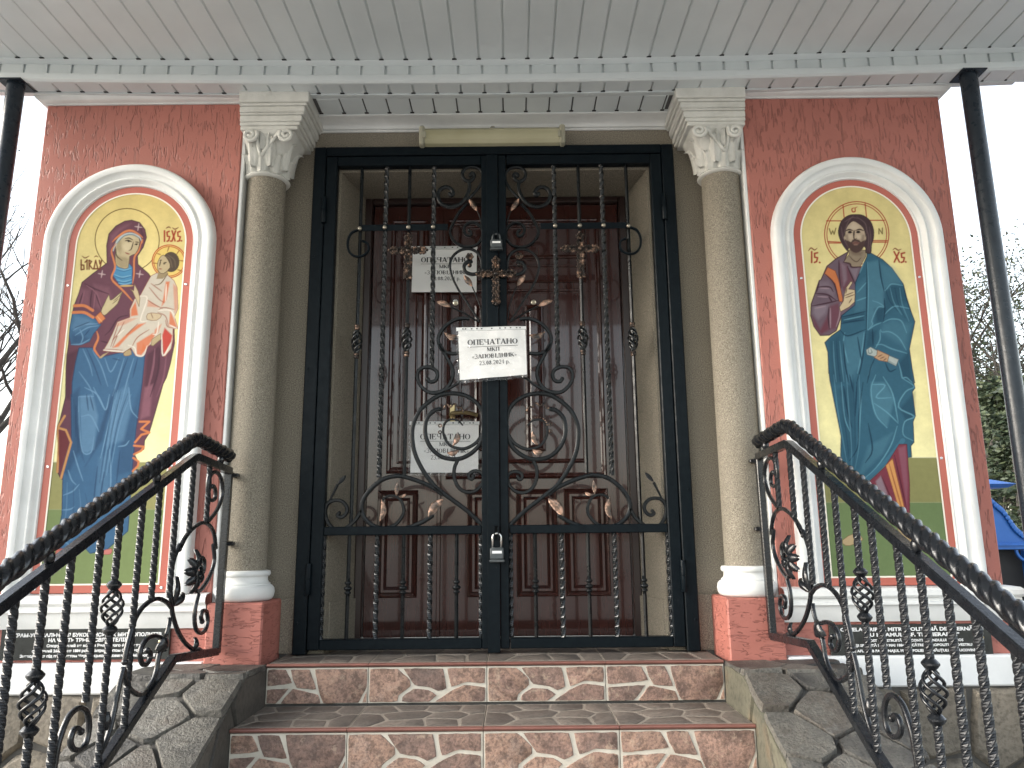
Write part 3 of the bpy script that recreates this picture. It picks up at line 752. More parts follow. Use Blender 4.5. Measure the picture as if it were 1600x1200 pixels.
# ------------------------------------------------------------------ double door
dfr = thing('door_frame', 'dark brown frame around the double door', 'door frame', (0, DOOR_Y, 0))
for s in (-1, 1):
    g = G(); xa, xb = near(s, .585, .6185); g.box(xa, xb, DOOR_Y-.02, DOOR_Y+.07, .004, 2.031, .004); g.make('jamb', 'door_frame_dark', dfr)
g = G(); g.box(-.584, .584, DOOR_Y-.02, DOOR_Y+.07, 2.005, 2.031, .004); g.make('head', 'door_frame_dark', dfr)
g = G(); g.box(-.618, .618, DOOR_Y-.03, DOOR_Y+.07, .001, .018, .004); g.make('threshold', 'door_frame_dark', dfr)
DY = DOOR_Y+.012
def dx(px, py=850): return at(px, py, DY)[0]
def dz(px, py): return at(px, py, DY)[2]
def frame_mould(name, par, x0, x1, z0, z1, w=.022, h=.012, mat='door_varnish', y=None):
    """mitred picture-frame moulding with a rounded section"""
    y = DY if y is None else y
    sec = [(0, 0), (.12*w, h*.75), (.35*w, h), (.6*w, h*.85), (.8*w, h*.4), (w, h*.25), (w, 0)]
    V = []
    for d, hh in sec: V += [(x0+d, y-hh, z0+d), (x1-d, y-hh, z0+d), (x1-d, y-hh, z1-d), (x0+d, y-hh, z1-d)]
    Fc = []
    for i in range(len(sec)-1):
        for j in range(4): Fc.append((i*4+j, i*4+(j+1) % 4, (i+1)*4+(j+1) % 4, (i+1)*4+j))
    g = G(); g.add(V, Fc); return g.make(name, mat, par, angle=25)
def raised_panel(par, x0, x1, z0, z1, steps_=((.0, .010), (.012, .0), (.020, .009), (.030, .009), (.034, .002), (.044, .010))):
    """panel: outer bead, hollow, stepped fields"""
    V = []
    for d, hh in steps_: V += [(x0+d, DY-hh, z0+d), (x1-d, DY-hh, z0+d), (x1-d, DY-hh, z1-d), (x0+d, DY-hh, z1-d)]
    V = [(x0-.004, DY-.0, z0-.004), (x1+.004, DY, z0-.004), (x1+.004, DY, z1+.004), (x0-.004, DY, z1+.004)]+V
    Fc = []; k = len(steps_)+1
    for i in range(k-1):
        for j in range(4): Fc.append((i*4+j, i*4+(j+1) % 4, (i+1)*4+(j+1) % 4, (i+1)*4+j))
    Fc.append(tuple((k-1)*4+j for j in range(4)))
    g = G(); g.add(V, Fc); return g.make('panel', 'door_varnish', par, angle=20)
JX = -.262
dl = thing('door_leaf', 'narrow brown varnished door leaf on the left behind the gate', 'door', (-.42, DY, .02))
dr = thing('door_leaf', 'wide brown varnished door leaf with handle behind the gate', 'door', (.16, DY, .02))
g = G(); g.box(-.583, JX-.003, DY, DY+.05, .022, 2.003, .003); g.make('slab', 'door_varnish', dl)
g = G(); g.box(JX+.003, .583, DY, DY+.05, .022, 2.003, .003); g.make('slab', 'door_varnish', dr)
g = G(); g.box(JX-.006, JX+.012, DY-.008, DY, .022, 2.003, .003); g.make('closing_bead', 'door_varnish', dr)
zl0, zl1 = .19, .645
raised_panel(dl, dx(590), dx(651), zl0, zl1)
for xa, xb in ((731, 795), (808, 870), (884, 951)): raised_panel(dr, dx(xa), dx(xb), zl0, zl1)
frame_mould('moulding', dl, dx(606, 600), dx(668, 600), dz(640, 740), 1.93, .030, .018)
frame_mould('inner_moulding', dl, dx(622, 600), dx(652, 600), dz(640, 728)+.01, 1.88, .012, .008)
frame_mould('moulding', dr, dx(697, 600), dx(944, 600), dz(840, 748), 1.93, .026, .018)
frame_mould('inner_moulding', dr, dx(716, 600), dx(915, 600), dz(840, 724), 1.58, .020, .014)
frame_mould('inner_moulding', dr, dx(716, 400), dx(915, 400), 1.61, 1.70, .014, .012)
frame_mould('top_moulding', dr, dx(716, 400), dx(915, 400), 1.73, 1.90, .018, .012)
raised_panel(dr, dx(822, 650), dx(851, 650), dz(840, 704), 1.50, ((0, .012), (.008, .016), (.016, .006), (.026, .012)))
raised_panel(dr, dx(742, 650), dx(771, 650), dz(740, 704), 1.50, ((0, .012), (.008, .016), (.016, .006), (.026, .012)))
hp = at(706, 656, DY)
g = G(); g.box(hp[0]-.016, hp[0]+.016, DY-.009, DY-.001, hp[2]-.11, hp[2]+.07, .004); pl = g.make('handle_plate', 'brass', dr)
g = G(); g.sweep(smooth_path([(hp[0], DY-.005, hp[2]+.02), (hp[0], DY-.045, hp[2]+.02), (hp[0]+.012, DY-.055, hp[2]+.022), (hp[0]+.07, DY-.055, hp[2]+.024), (hp[0]+.12, DY-.052, hp[2]+.012)], 5), FLAT(.007, .009)); g.make('handle', 'brass', dr, angle=40)
pk = at(700, 465+3, DY)
g = G(); g.lathe((at(712, 473, DY)[0], DY-.001, at(712, 473, DY)[2]), [(.016, 0), (.016, .006), (.012, .010), (.005, .010), (.004, .007)], 18, 'Y'); g.make('peephole', 'steel_bright', dr, angle=40)
# ================================================================== wrought iron gate
GY = GATE_Y
def gp(px, py, y=GY): return at(px, py, y)
def zpx(off, sc, P): return [(off[0]+x/sc, off[1]+y/sc) for x, y in P]
gf = thing('gate_surround', 'dark steel frame of the gate fixed to the stucco wall', 'gate frame', (0, GY, 0))
for s in (-1, 1):
    g = G(); xa, xb = near(s, .735, .787); g.box(xa, xb, 3.075, 3.128, 0.002, 2.128, .004); g.make('jamb', 'gate_paint', gf)
    for z in (.12, .62, 1.13, 1.62):
        g = G(); g.lathe((s*.772, 3.0755, z), [(.006, 0), (.006, .002), (.003, .003)], 10, 'Y'); g.make('screw', 'gate_paint', gf)
g = G(); g.box(-.7345, .7345, 3.075, 3.128, 2.087, 2.128, .004); g.make('head_bar', 'gate_paint', gf)
LEFT_SCROLLS = []   # (points in photo pixels, width, taper list or None)
Z1, Z3, Z5, Z8 = ((660, 240), 7.5), ((640, 380), 5), ((630, 600), 6), ((490, 720), 6.667)
def SC(z, P, b=.0045, t0=1., t1=1.): LEFT_SCROLLS.append((zpx(z[0], z[1], P), b, t0, t1))
SC(Z1, [(530, 545), (600, 470), (668, 390), (706, 300), (700, 222), (650, 168), (570, 152), (500, 178), (468, 240), (490, 300), (545, 326), (592, 298), (606, 250), (580, 232), (560, 258)], .006, .7, 1)
SC(Z1, [(545, 328), (552, 400), (530, 480), (480, 560), (400, 615), (310, 625), (225, 590), (185, 520), (190, 450), (235, 405), (290, 395), (340, 420), (362, 465), (340, 492), (318, 472)], .006)
SC(Z1, [(520, 590), (425, 700), (370, 800), (325, 900), (340, 980), (400, 1050), (480, 1090), (580, 1090), (660, 1050), (702, 960), (690, 870), (620, 812), (540, 818), (490, 870), (500, 940), (550, 966), (575, 930), (550, 902)], .0045)
SC(Z3, [(545, 610), (440, 450), (380, 360), (332, 262), (315, 170), (340, 100), (400, 55), (470, 45), (530, 75), (560, 130), (563, 190), (540, 230), (490, 243), (440, 225), (425, 185), (445, 152), (480, 145)], .006, .5, 1)
SC(Z3, [(470, 590), (420, 588), (360, 598), (290, 640), (240, 700), (225, 760), (250, 830), (320, 862), (400, 858)], .0055)
SC(Z3, [(235, 790), (300, 910), (335, 980), (335, 1050), (300, 1120), (230, 1165), (150, 1165), (85, 1110), (60, 1040), (82, 985), (140, 968), (200, 990), (218, 1032), (200, 1075), (160, 1083), (142, 1062)], .0055)
SC(Z3, [(150, 1168), (260, 1155), (360, 1105), (430, 1050), (520, 1030)], .0045, 1, .7)
SC(Z5, [(756, 1338), (600, 1190), (370, 1020), (280, 940), (180, 800), (110, 650), (85, 500), (95, 380), (150, 260), (240, 170), (340, 108), (450, 88), (560, 102), (660, 152), (728, 232), (755, 330), (748, 450), (720, 560), (650, 640), (560, 692), (470, 706), (360, 682), (270, 610), (220, 520), (205, 420), (225, 320), (290, 252), (345, 236)], .0065)
SC(Z5, [(748, 460), (690, 545), (600, 600), (520, 605), (440, 575), (392, 510), (375, 440), (390, 370), (440, 335), (510, 340), (560, 388)], .0055, 1, .45)
SC(Z5, [(510, 715), (480, 790), (480, 880), (520, 970), (590, 1013), (670, 1005), (732, 950), (752, 880), (730, 830), (670, 816), (622, 840), (618, 878), (645, 890), (658, 862)], .0055)
SC(Z8, [(1345, 355), (1250, 282), (1100, 215), (950, 168), (850, 160), (720, 195), (600, 290), (520, 400), (497, 500), (520, 580), (590, 655), (690, 700), (860, 712), (1000, 692), (1130, 640), (1235, 575)], .0065)
SC(Z8, [(770, 700), (860, 658), (930, 565), (938, 485), (895, 395), (820, 362), (745, 382), (705, 430)], .0055, 1, .6)
SC(Z8, [(500, 515), (450, 600), (380, 670), (290, 722), (200, 698), (140, 620), (120, 520), (150, 445), (220, 412), (300, 425), (348, 485), (338, 550), (290, 588), (250, 570), (266, 545)], .0055)
SC(Z8, [(150, 450), (205, 340), (252, 245)], .004, .6, 1)
STEMS = [(Z1, [(640, 668), (672, 740), (688, 810), (680, 860)], .0028), (Z3, [(560, 605), (553, 510), (522, 415), (488, 338)], .0028), (Z3, [(545, 620), (450, 560), (380, 525), (318, 495)], .004)]
WAVY = zpx((630, 600), 6, [(345, 236), (375, 236), (388, 215), (398, 194), (415, 192), (432, 214), (450, 212), (465, 192), (488, 188), (503, 206), (515, 224), (540, 222), (560, 240), (566, 266)])
def leaf_shape(g, p0, p1, w, y=GY, thick=.006, ridge=.004, bend=0.):
    """hammered drop-shaped leaf from p0 (stalk) to p1 (tip), pixel points"""
    a = Vector(gp(*p0, y)); b = Vector(gp(*p1, y)); d = b-a; L = d.length; t = d/L; n = Vector((-t.z, 0, t.x))
    N, K = 14, 7; V = []; Fc = []
    for side in (0, 1):
        for i in range(N+1):
            u = i/N; hw = w*(math.sin(math.pi*u**.85)**.8)*(.35+.65*u**.5)+.0008; off = bend*L*math.sin(math.pi*u)
            for j in range(K):
                v = j/(K-1)*2-1
                dep = (thick*(1-v*v)**.5*.6+ridge*math.cos(v*math.pi*2.5)*.4*math.sin(math.pi*u))*(-1 if side == 0 else .6)
                p = a+t*(u*L)+n*(v*hw+off); V.append((p.x, p.y+dep, p.z))
    o = (N+1)*K
    for side in (0, 1):
        for i in range(N):
            for j in range(K-1):
                q = (side*o+i*K+j, side*o+i*K+j+1, side*o+(i+1)*K+j+1, side*o+(i+1)*K+j); Fc.append(q)
    for i in range(N):
        for j in (0, K-1): Fc.append((i*K+j, (i+1)*K+j, o+(i+1)*K+j, o+i*K+j))
    g.add(V, Fc)
LEAVES = [(Z1, (645, 675), (548, 538), .0085, 0, 'bronze_leaf'), (Z3, (490, 338), (424, 252), .009, 0, 'bronze_leaf'), (Z3, (322, 497), (212, 458), .0085, -.05, 'bronze_leaf'),
          (Z8, (1195, 590), (1350, 400), .0135, .08, 'bronze_leaf'), (Z8, (705, 400), (690, 632), .009, .14, 'bronze_leaf'), (Z8, (862, 365), (875, 228), .0065, .0, 'bronze_leaf'), (Z8, (890, 375), (965, 345), .004, -.1, 'bronze_leaf'),
          (Z8, (250, 250), (338, 152), .006, 0, 'scroll_iron'), (Z5, (465, 580), (515, 450), .008, -.1, 'bronze_leaf'), (Z5, (520, 620), (412, 648), .008, .15, 'bronze_leaf'),
          (Z5, (500, 630), (440, 662), .006, .1, 'bronze_leaf'), (Z3, (400, 722), (272, 700), .009, .2, 'bronze_leaf')]
BAR_X = {'plain_a': gp(565, 300)[0], 'twist_a': gp(603.5, 300)[0], 'plain_b': gp(640, 300)[0], 'twist_b': gp(678, 300)[0]}
ZB = 2.040; MID0, MID1 = .452, .486
def knuckle_prof(r, rings):
    P = [(r*.9, -.034)]
    for zc, rr, hh in rings:
        for q in (-1, -.6, 0, .6, 1): P.append((r*.9+(rr-r*.9)*math.sqrt(max(0, 1-q*q)), zc+q*hh))
    return P+[(r*.9, .034)]
def basket(g, c, r, h, tw=2.2, wires=4, wr=.0026, seg=16):
    for k in range(wires):
        P = []
        for i in range(seg+1):
            t = i/seg; a = 2*math.pi*k/wires+tw*math.pi*.5*(t-.5)*2; rr = r*math.sin(math.pi*t)**.75+.002
            P.append((c[0]+rr*math.cos(a), c[1]+rr*math.sin(a), c[2]-h/2+h*t))
        g.sweep(P, CIRC(wr, 6))
def cross_mesh(c, W2, H0, H1, y):
    """cast filigree cross: c centre (x,z), arm half width, up and down lengths"""
    g = G(); cx, cz = c; rnd = random.Random(int(abs(cx)*1000)+5)
    def lump(x, z, r, d=.006): g.ball((x, y, z), (r, d, r), 8, 6)
    g.box(cx-.008, cx+.008, y, y+.006, cz-H1*.9, cz+H0*.9, .002); g.box(cx-W2*.9, cx+W2*.9, y, y+.006, cz-.007, cz+.007, .002)
    g.ball((cx, y-.003, cz), (.011, .008, .011), 12, 8)
    for k in range(8): lump(cx+.012*math.cos(k*math.pi/4), cz+.012*math.sin(k*math.pi/4), .0035)
    for L, ux, uz in ((H0, 0, 1), (H1, 0, -1), (W2, 1, 0), (W2, -1, 0)):
        vx, vz = -uz, ux; n = int(L/.0085)
        for i in range(2, n):
            d = i*L/n; sw = .0108+.003*math.sin(i*2.3)
            for q in (-1, 1):
                lump(cx+ux*d+vx*q*sw, cz+uz*d+vz*q*sw, .0052+.0014*rnd.random(), .005+.003*rnd.random())
            if i % 2: g.ball((cx+ux*d, y-.003, cz+uz*d), (.0042+.002*abs(uz)*0, .005, .0055), 8, 6)
        # side tendrils
        P = []
        for q in (-1, 1):
            P = [(cx+ux*d+vx*q*(.0085+.004*math.sin(d*190)), y-.004, cz+uz*d+vz*q*(.0085+.004*math.sin(d*190))) for d in np.linspace(.012, L*.8, 14)]
            g.sweep(P, CIRC(.0016, 5))
        # trefoil end
        ex, ez = cx+ux*L*.93, cz+uz*L*.93
        g.ball((ex+ux*.006, y-.002, ez+uz*.006), (.0065, .006, .0065), 10, 6)
        for q in (-1, 1):
            lump(ex-ux*.008+vx*q*.0135, ez-uz*.008+vz*q*.0135, .0062); lump(ex-ux*.002+vx*q*.008, ez-uz*.002+vz*q*.008, .0055); lump(ex-ux*.016+vx*q*.0125, ez-uz*.016+vz*q*.0125, .004)
    return g
def flower(g, c, y, r):
    for k in range(6):
        a = k*math.pi/3; g.ball((c[0]+r*.62*math.cos(a), y-.004, c[1]+r*.62*math.sin(a)), (r*.42, .007, r*.42), 8, 6)
    g.lathe((c[0], y-.004, c[1]), [(r*.46, 0), (r*.44, .008), (r*.30, .009), (r*.26, .002), (0.0005, .001)], 14, 'Y')
leaf_lab = {-1: 'left wrought iron gate leaf with scrolls and three dark hanging bars', 1: 'right wrought iron gate leaf'}
def gate_leaf(s):
    lab = 'left wrought iron gate leaf, its closing strip carrying the middle cross' if s < 0 else 'right wrought iron gate leaf, the one without a closing strip'
    L = thing('gate_leaf', lab, 'gate', (s*.72, GY, .02), 'leaves of the iron gate')
    fx = lambda p: (-abs(p[0]) if s < 0 else abs(p[0]), p[1], p[2])
    mir = (lambda p: p) if s < 0 else (lambda p: (-p[0], p[1], p[2]))
    def mk(g, name, mat, par=L, **kw):
        g.v = [mir(p) for p in g.v]
        return g.make(name, mat, par, **kw)
    g = G(); g.box(-.7325, -.684, 3.078, 3.122, .018, 2.083, .004); mk(g, 'hinge_stile', 'gate_paint')
    g = G(); g.box(-.055 if s < 0 else -.052, -.017, 3.080, 3.120, .018, 2.083, .003); mk(g, 'lock_stile', 'gate_paint')
    for nm, z0, z1 in (('top_rail', 2.040, 2.083), ('bottom_rail', .018, .057)):
        g = G(); g.box(-.6835, -.0555, 3.079, 3.121, z0, z1, .003); mk(g, nm, 'gate_paint')
    g = G(); g.box(-.6835, -.0555, 3.084, 3.116, MID0, MID1, .003); mk(g, 'middle_rail', 'gate_paint')
    if s < 0:
        g = G(); g.box(-.0325, .0165, 3.0725, 3.0795, .004, 2.082, .0015); g.make('closing_strip', 'gate_paint', L)
    # hinges
    for z in (1.83, .285):
        g = G(); g.lathe((-.7335, 3.070, z-.06), [(.0105, 0), (.0115, .002), (.0115, .058), (.0095, .059), (.0095, .061), (.0115, .062), (.0115, .118), (.0105, .12)], 16); mk(g, 'hinge', 'gate_paint', angle=40)
    # bars of the upper field
    for k, stop in (('plain_a', MID1), ('twist_a', None), ('plain_b', None), ('twist_b', None)):
        x = BAR_X[k]
        if k == 'plain_a':
            g = G(); g.sweep(line((x, GY, ZB), (x, GY, MID1), 2), SQ(.006, .12)); b = mk(g, 'plain_bar', 'scroll_iron')
            bz = gp(558, 534)[2]
        elif k == 'plain_b':
            z1 = gp(635, 742)[2]; g = G(); g.sweep(line((x, GY, ZB), (x, GY, z1), 2), SQ(.006, .12)); b = mk(g, 'plain_bar', 'scroll_iron'); bz = gp(635, 531)[2]
        else:
            z1 = gp(590, 746)[2] if k == 'twist_a' else gp(674, 575)[2]
            g = G(); twisted(g, (x, GY, ZB), (x, GY, z1), .0078, .145, 5); b = mk(g, 'twisted_bar', 'bar_iron'); bz = None
        if bz:
            g = G(); basket(g, (x, GY, bz), .0185, .105, 1.8, 4, .0044)
            mk(g, 'twisted_basket', 'bar_iron', b, smooth=True)
            for q in (-1, 1):
                g = G(); g.lathe((x, GY, bz+q*.062), [(.007, -.012), (.0105, -.010), (.0115, -.006), (.0095, -.002), (.0095, 0), (.0125, .003), (.0115, .009), (.0075, .011)], 14)
                mk(g, 'collar', 'bronze_patina', b, smooth=True)
    # bars of the lower field
    for px, kind in ((506.5, 't'), (546, 'k'), (590, 't'), (631, 'k'), (672.5, 't'), (713.6, 'k'), (752, 't')):
        x = gp(px, 842)[0]
        if kind == 't':
            g = G(); twisted(g, (x, GY, MID0), (x, GY, .057), .0078, .145, 5); mk(g, 'twisted_bar', 'bar_iron')
        else:
            g = G(); g.sweep(line((x, GY, MID0), (x, GY, .057), 2), SQ(.006, .12)); b = mk(g, 'plain_bar', 'scroll_iron')
            zk = gp(631, 917)[2]; g = G(); g.lathe((x, GY, zk), knuckle_prof(.0085, ((-.021, .0135, .006), (-.004, .0165, .009), (.017, .0135, .007))), 14); mk(g, 'knuckle', 'scroll_iron', b, smooth=True)
    # cross band with curled end
    xb0, xb1 = gp(700, 357)[0], gp(566, 357)[0]; zb = gp(640, 357)[2]
    P = [(xb0, GY-.012, zb), (xb1+.02, GY-.012, zb)]
    curl = zpx((460, 180), 2.727, [(275, 493), (245, 508), (230, 545), (236, 585), (262, 606), (295, 602), (318, 580), (314, 552), (292, 540)])
    g = G(); g.box(xb1, xb0, GY-.0125, GY-.0085, zb-.0145, zb+.0145, .001); band = mk(g, 'cross_band', 'gate_paint')
    g = G(); g.sweep(smooth_path([(gp(*p)[0], GY-.011, gp(*p)[2]) for p in curl], 5), FLAT(.0048, .007), (0, 1, 0)); mk(g, 'band_curl', 'gate_paint', band, angle=40)
    for px in (565, 603.5, 640, 678):
        g = G(); x = gp(px, 300)[0]; g.ball((x, GY-.015, zb+(.0 if px > 570 else -.004)), (.0098, .008, .0098), 14, 8); mk(g, 'rivet', 'rivet_metal', smooth=True)
    # scrolls
    for P, b, t0, t1 in LEFT_SCROLLS:
        W_ = [gp(*p) for p in smooth_path(P, 5)]
        if s > 0: W_ = [(x, y, z-.004) for x, y, z in W_]
        rad = [t0+(t1-t0)*i/(len(W_)-1) for i in range(len(W_))]
        g = G(); g.sweep(W_, FLAT(b*1.32, .0078), (0, 1, 0), rad); sc = mk(g, 'scroll', 'scroll_iron', angle=45)
        e = W_[-1]
        if t1 >= 1 and len(P) > 9:
            g = G(); g.ball(e, (.0085, .0085, .0085), 10, 7); mk(g, 'scroll_eye', 'scroll_iron', sc, smooth=True)
    for z, P, r in STEMS:
        g = G(); g.sweep([gp(*p) for p in smooth_path(zpx(z[0], z[1], P), 5)], CIRC(r, 7)); mk(g, 'stem', 'scroll_iron', smooth=True)
    g = G(); g.sweep([gp(*p) for p in smooth_path(WAVY, 4)], CIRC(.0038, 7)); mk(g, 'wavy_tendril', 'bronze_patina', smooth=True)
    for z, p0, p1, w, bend, mat in LEAVES:
        a, b2 = zpx(z[0], z[1], [p0, p1]); g = G(); leaf_shape(g, a, b2, w*1.65, GY-.004, .009, .006, bend); mk(g, 'leaf', mat, smooth=True)
    g = G()
    for X, Y in ((345, 390), (345, 452)):
        c = gp(630+X/6, 600+Y/6); g.sweep([(c[0]+.006*math.cos(a), GY, c[2]+.006*math.sin(a)) for a in np.linspace(0, 2*math.pi, 13)[:-1]], CIRC(.0025, 6), (0, 1, 0), closed=True)
    for i, t in enumerate(np.linspace(.15, .85, 9)):
        P = smooth_path(zpx((630, 600), 6, [(372, 440), (388, 368), (440, 332), (512, 336), (556, 378)]), 6); p = gp(*P[int(t*(len(P)-1))]); g.ball((p[0], GY-.006, p[2]+.003), .0032, 7, 5)
    mk(g, 'knob_row', 'bronze_patina', smooth=True)
    c = gp(640+470/5, 380+112/5); g = G(); flower(g, (c[0], c[2]), GY-.006, .0175); mk(g, 'flower', 'bronze_patina', smooth=True)
    c = gp(640+470/5, 380+176/5); g = G(); g.ball((c[0], GY-.006, c[2]), (.0095, .009, .0105), 12, 8); mk(g, 'bud', 'bronze_patina', smooth=True)
    c = gp(640+360/5, 380+468/5); g = G(); g.lathe((c[0], GY, c[2]), [(.011, -.002), (.011, .003), (.008, .005), (.005, .003), (.003, .006), (.0005, .007)], 14, 'Y'); mk(g, 'rosette', 'rivet_metal', angle=40)
    c = gp(638.5, 393); g = cross_mesh((c[0], c[2]), .080, .074, .134, GY-.014); g.v = [p for p in g.v]; mk(g, 'cross', 'bronze_patina', smooth=True)
    if s < 0:
        c = gp(775, 428, 3.066); g = cross_mesh((c[0], c[2]), .080, .074, .140, 3.062); g.make('cross', 'bronze_patina', L, smooth=True)
        g = G(); c = gp(775.5, 832, 3.06)
        for q in (-1, 1): g.box(c[0]+q*.008-.0025, c[0]+q*.008+.0025, 3.045, 3.073, c[2]-.025, c[2]+.025, .001)
        g.box(c[0]-.014, c[0]+.014, 3.055, 3.073, c[2]+.024, c[2]+.032, .001); g.make('hasp', 'gate_paint', L)
        g = G(); c = gp(775, 372, 3.06)
        for q in (-1, 1): g.box(c[0]+q*.008-.0025, c[0]+q*.008+.0025, 3.045, 3.073, c[2]-.03, c[2]+.025, .001)
        g.make('hasp', 'gate_paint', L)
        # rust coloured spot left by welding, lies on the strip
    return L
gate_leaf(-1); gate_leaf(1)
def padlock(label, px, py_body, w, h, shack, loc_y=3.052, sm='steel_bright'):
    c = at(px, py_body, loc_y); t = thing('padlock', label, 'padlock', (c[0], loc_y, c[2]-h/2), 'padlocks on the gate')
    g = G(); g.box(c[0]-w/2, c[0]+w/2, loc_y-.012, loc_y+.010, c[2]-h*.30, c[2]+h/2, .004); g.make('body', 'lock_body', t, angle=40)
    g = G(); g.box(c[0]-w/2-.002, c[0]+w/2+.003, loc_y-.0135, loc_y+.0115, c[2]-h/2, c[2]-h*.30-.0008, .003); g.make('bumper', 'lock_body', t, angle=40)
    g = G(); g.box(c[0]-w*.34, c[0]+w*.36, loc_y-.0128, loc_y-.0119, c[2]+h*.10, c[2]+h*.28); g.make('name_plate', 'white_ink', t)
    r = w*.31; P = [(c[0]-r, loc_y, c[2]+h/2-.002), (c[0]-r, loc_y, c[2]+h/2+shack)]+[(c[0]-r*math.cos(a), loc_y, c[2]+h/2+shack+r*math.sin(a)) for a in np.linspace(0, math.pi, 9)[1:-1]]+[(c[0]+r, loc_y, c[2]+h/2+shack), (c[0]+r, loc_y, c[2]+h/2-.002)]
    g = G(); g.sweep(P, CIRC(.0045, 8)); g.make('shackle', sm, t, smooth=True)
padlock('dark padlock hanging from the middle rail of the gate', 776.5, 867, .054, .056, .038)
padlock('dark padlock hanging just above the middle cross', 775.5, 383, .050, .046, .012, 3.052, 'lock_body')
# ================================================================== stair railings
def rp(px, py): return atx(px, py, -1.0)
def Z(off, sc): return lambda P: [rp(off[0]+x/sc, off[1]+y/sc) for x, y in P]
rA, rB, rC = Z((180, 660), 6), Z((160, 840), 5.454), Z((0, 980), 5.454)
rail_lab = {-1: 'black wrought iron railing with twisted handrail on the left stone wall', 1: 'black wrought iron railing with twisted handrail on the right stone wall'}
def railing(s):
    R = thing('stair_railing', rail_lab[s], 'railing', (s*1.0, 2.5, -.05), 'railings of the steps')
    def mir(p):
        dz_ = 0 if s < 0 else .012+.025*(p[1]-2.0)
        return (p[0] if s < 0 else -p[0], p[1], p[2]+dz_)
    def mk(g, name, par=R, mat='rail_paint', **kw):
        g.v = [mir(p) for p in g.v]; return g.make(name, mat, par, **kw)
    X = -1.0
    # key points in the plane of the railing (y, z)
    pk = (2.562, .712); we = (2.885, .694); far = (.80, -.065)
    slope = (pk[1]-.222)/(pk[0]-1.46)
    # square top bar
    top = [(X, we[0], we[1]), (X, pk[0], pk[1]), (X, .85, pk[1]-slope*(pk[0]-.85))]
    def bar(a, b, h=.0125, w=.0125):
        g = G(); g.sweep([a, b], SQ(h, .1), (1, 0, 0)); return g
    zc = lambda y: pk[1]-slope*(pk[0]-y)
    g = G(); sec = SQ(.0135, .1)
    g.sweep([top[0], (X, pk[0]+.012, pk[1]+.0005), (X, pk[0]-.012, zc(pk[0]-.012)), top[2]], sec, (1, 0, 0)); mk(g, 'top_bar', angle=30)
    # bottom bar
    bt = [(X, 2.865, .047), (X, 2.509, .075), (X, 2.124, -.130), (X, .85, -.130-.485*(2.124-.85))]
    g = G(); g.sweep([bt[0], bt[1], bt[2], bt[3]], sec, (1, 0, 0)); mk(g, 'bottom_bar', angle=30)
    def zbot(y):
        for (a, b) in ((bt[0], bt[1]), (bt[1], bt[2]), (bt[2], bt[3])):
            if b[1] <= y <= a[1]: return a[2]+(b[2]-a[2])*(a[1]-y)/(a[1]-b[1])
        return bt[3][2]
    # twisted handrail
    lift = .060
    H = [(X, we[0]-.005, we[1]+lift-.004), (X, pk[0]+.06, pk[1]+lift+.001), (X, pk[0]+.012, pk[1]+lift+.002), (X, pk[0]-.025, pk[1]+lift-.006)]
    path = line(H[0], H[1], 90)[:-1]+smooth_path([H[1], H[2], H[3]], 14)[:-1]+line(H[3], (X, .85, zc(.85)+lift+.004), 640)
    secs = [(.0258*(.80+.20*abs(math.cos(2*a)))*math.cos(a), .0235*(.80+.20*abs(math.cos(2*a)))*math.sin(a)) for a in np.linspace(0, 2*math.pi, 25)[:-1]]
    g = G(); g.sweep(path, secs, (1, 0, 0), twist=2*math.pi/.145); mk(g, 'twisted_handrail', smooth=True)
    for y in (2.795, 2.30, 1.80, 1.30):
        z = (we[1]+(pk[1]-we[1])*(we[0]-y)/(we[0]-pk[0]) if y > pk[0] else zc(y))
        g = G(); g.ball((X, y, z+.028), (.013, .013, .018), 12, 8); mk(g, 'handrail_ball', smooth=True)
    # wall post and fixings
    g = G(); g.sweep([(X, 2.872, .040), (X, 2.884, .690)], SQ(.0125, .1), (1, 0, 0)); mk(g, 'end_post', angle=30)
    for z, y in ((.680, 2.90), (.425, 2.895)):
        g = G(); g.box(X-.012, X+.012, y-.01, y+.045, z-.009, z+.009, .002); g.box(X+.002, X+.026, y+.005, y+.028, z-.006, z+.006, .002); mk(g, 'wall_bracket')
    g = G(); y0 = 2.075; g.sweep([(X, y0, zbot(y0)-.005), (X, y0, ztop_fn(y0)-.01)], CIRC(.006, 8)); mk(g, 'anchor_rod')
    # upright twisted bars: y position, bottom end (None = bottom bar), z of the basket centre
    gtop = lambda y: (we[1]+(pk[1]-we[1])*(we[0]-y)/(we[0]-pk[0]) if y > pk[0] else zc(y))-.012
    scr_z = lambda P: rp(*P)
    uprights = [((180+868/6, 660+700/6), (180+825/6, 660+925/6), None), ((180+715/6, 660+700/6), (180+690/6, 660+1030/6), None), ((180+570/6, 660+800/6), (160+540/5.454, 840+520/5.454), None), ((180+390/6, 660+1000/6), (160+400/5.454, 840+530/5.454), None),
                ((180+240/6, 660+1000/6), None, None), ((160+110/5.454, 840+300/5.454), None, (174, 949)), ((160-20/5.454, 840+100/5.454), (114, 1104), None), ((0+545/5.454, 980+50/5.454), None, None), ((0+340/5.454, 980+60/5.454), None, (46.5, 1100)), ((0+70/5.454, 980+270/5.454), None, None)]
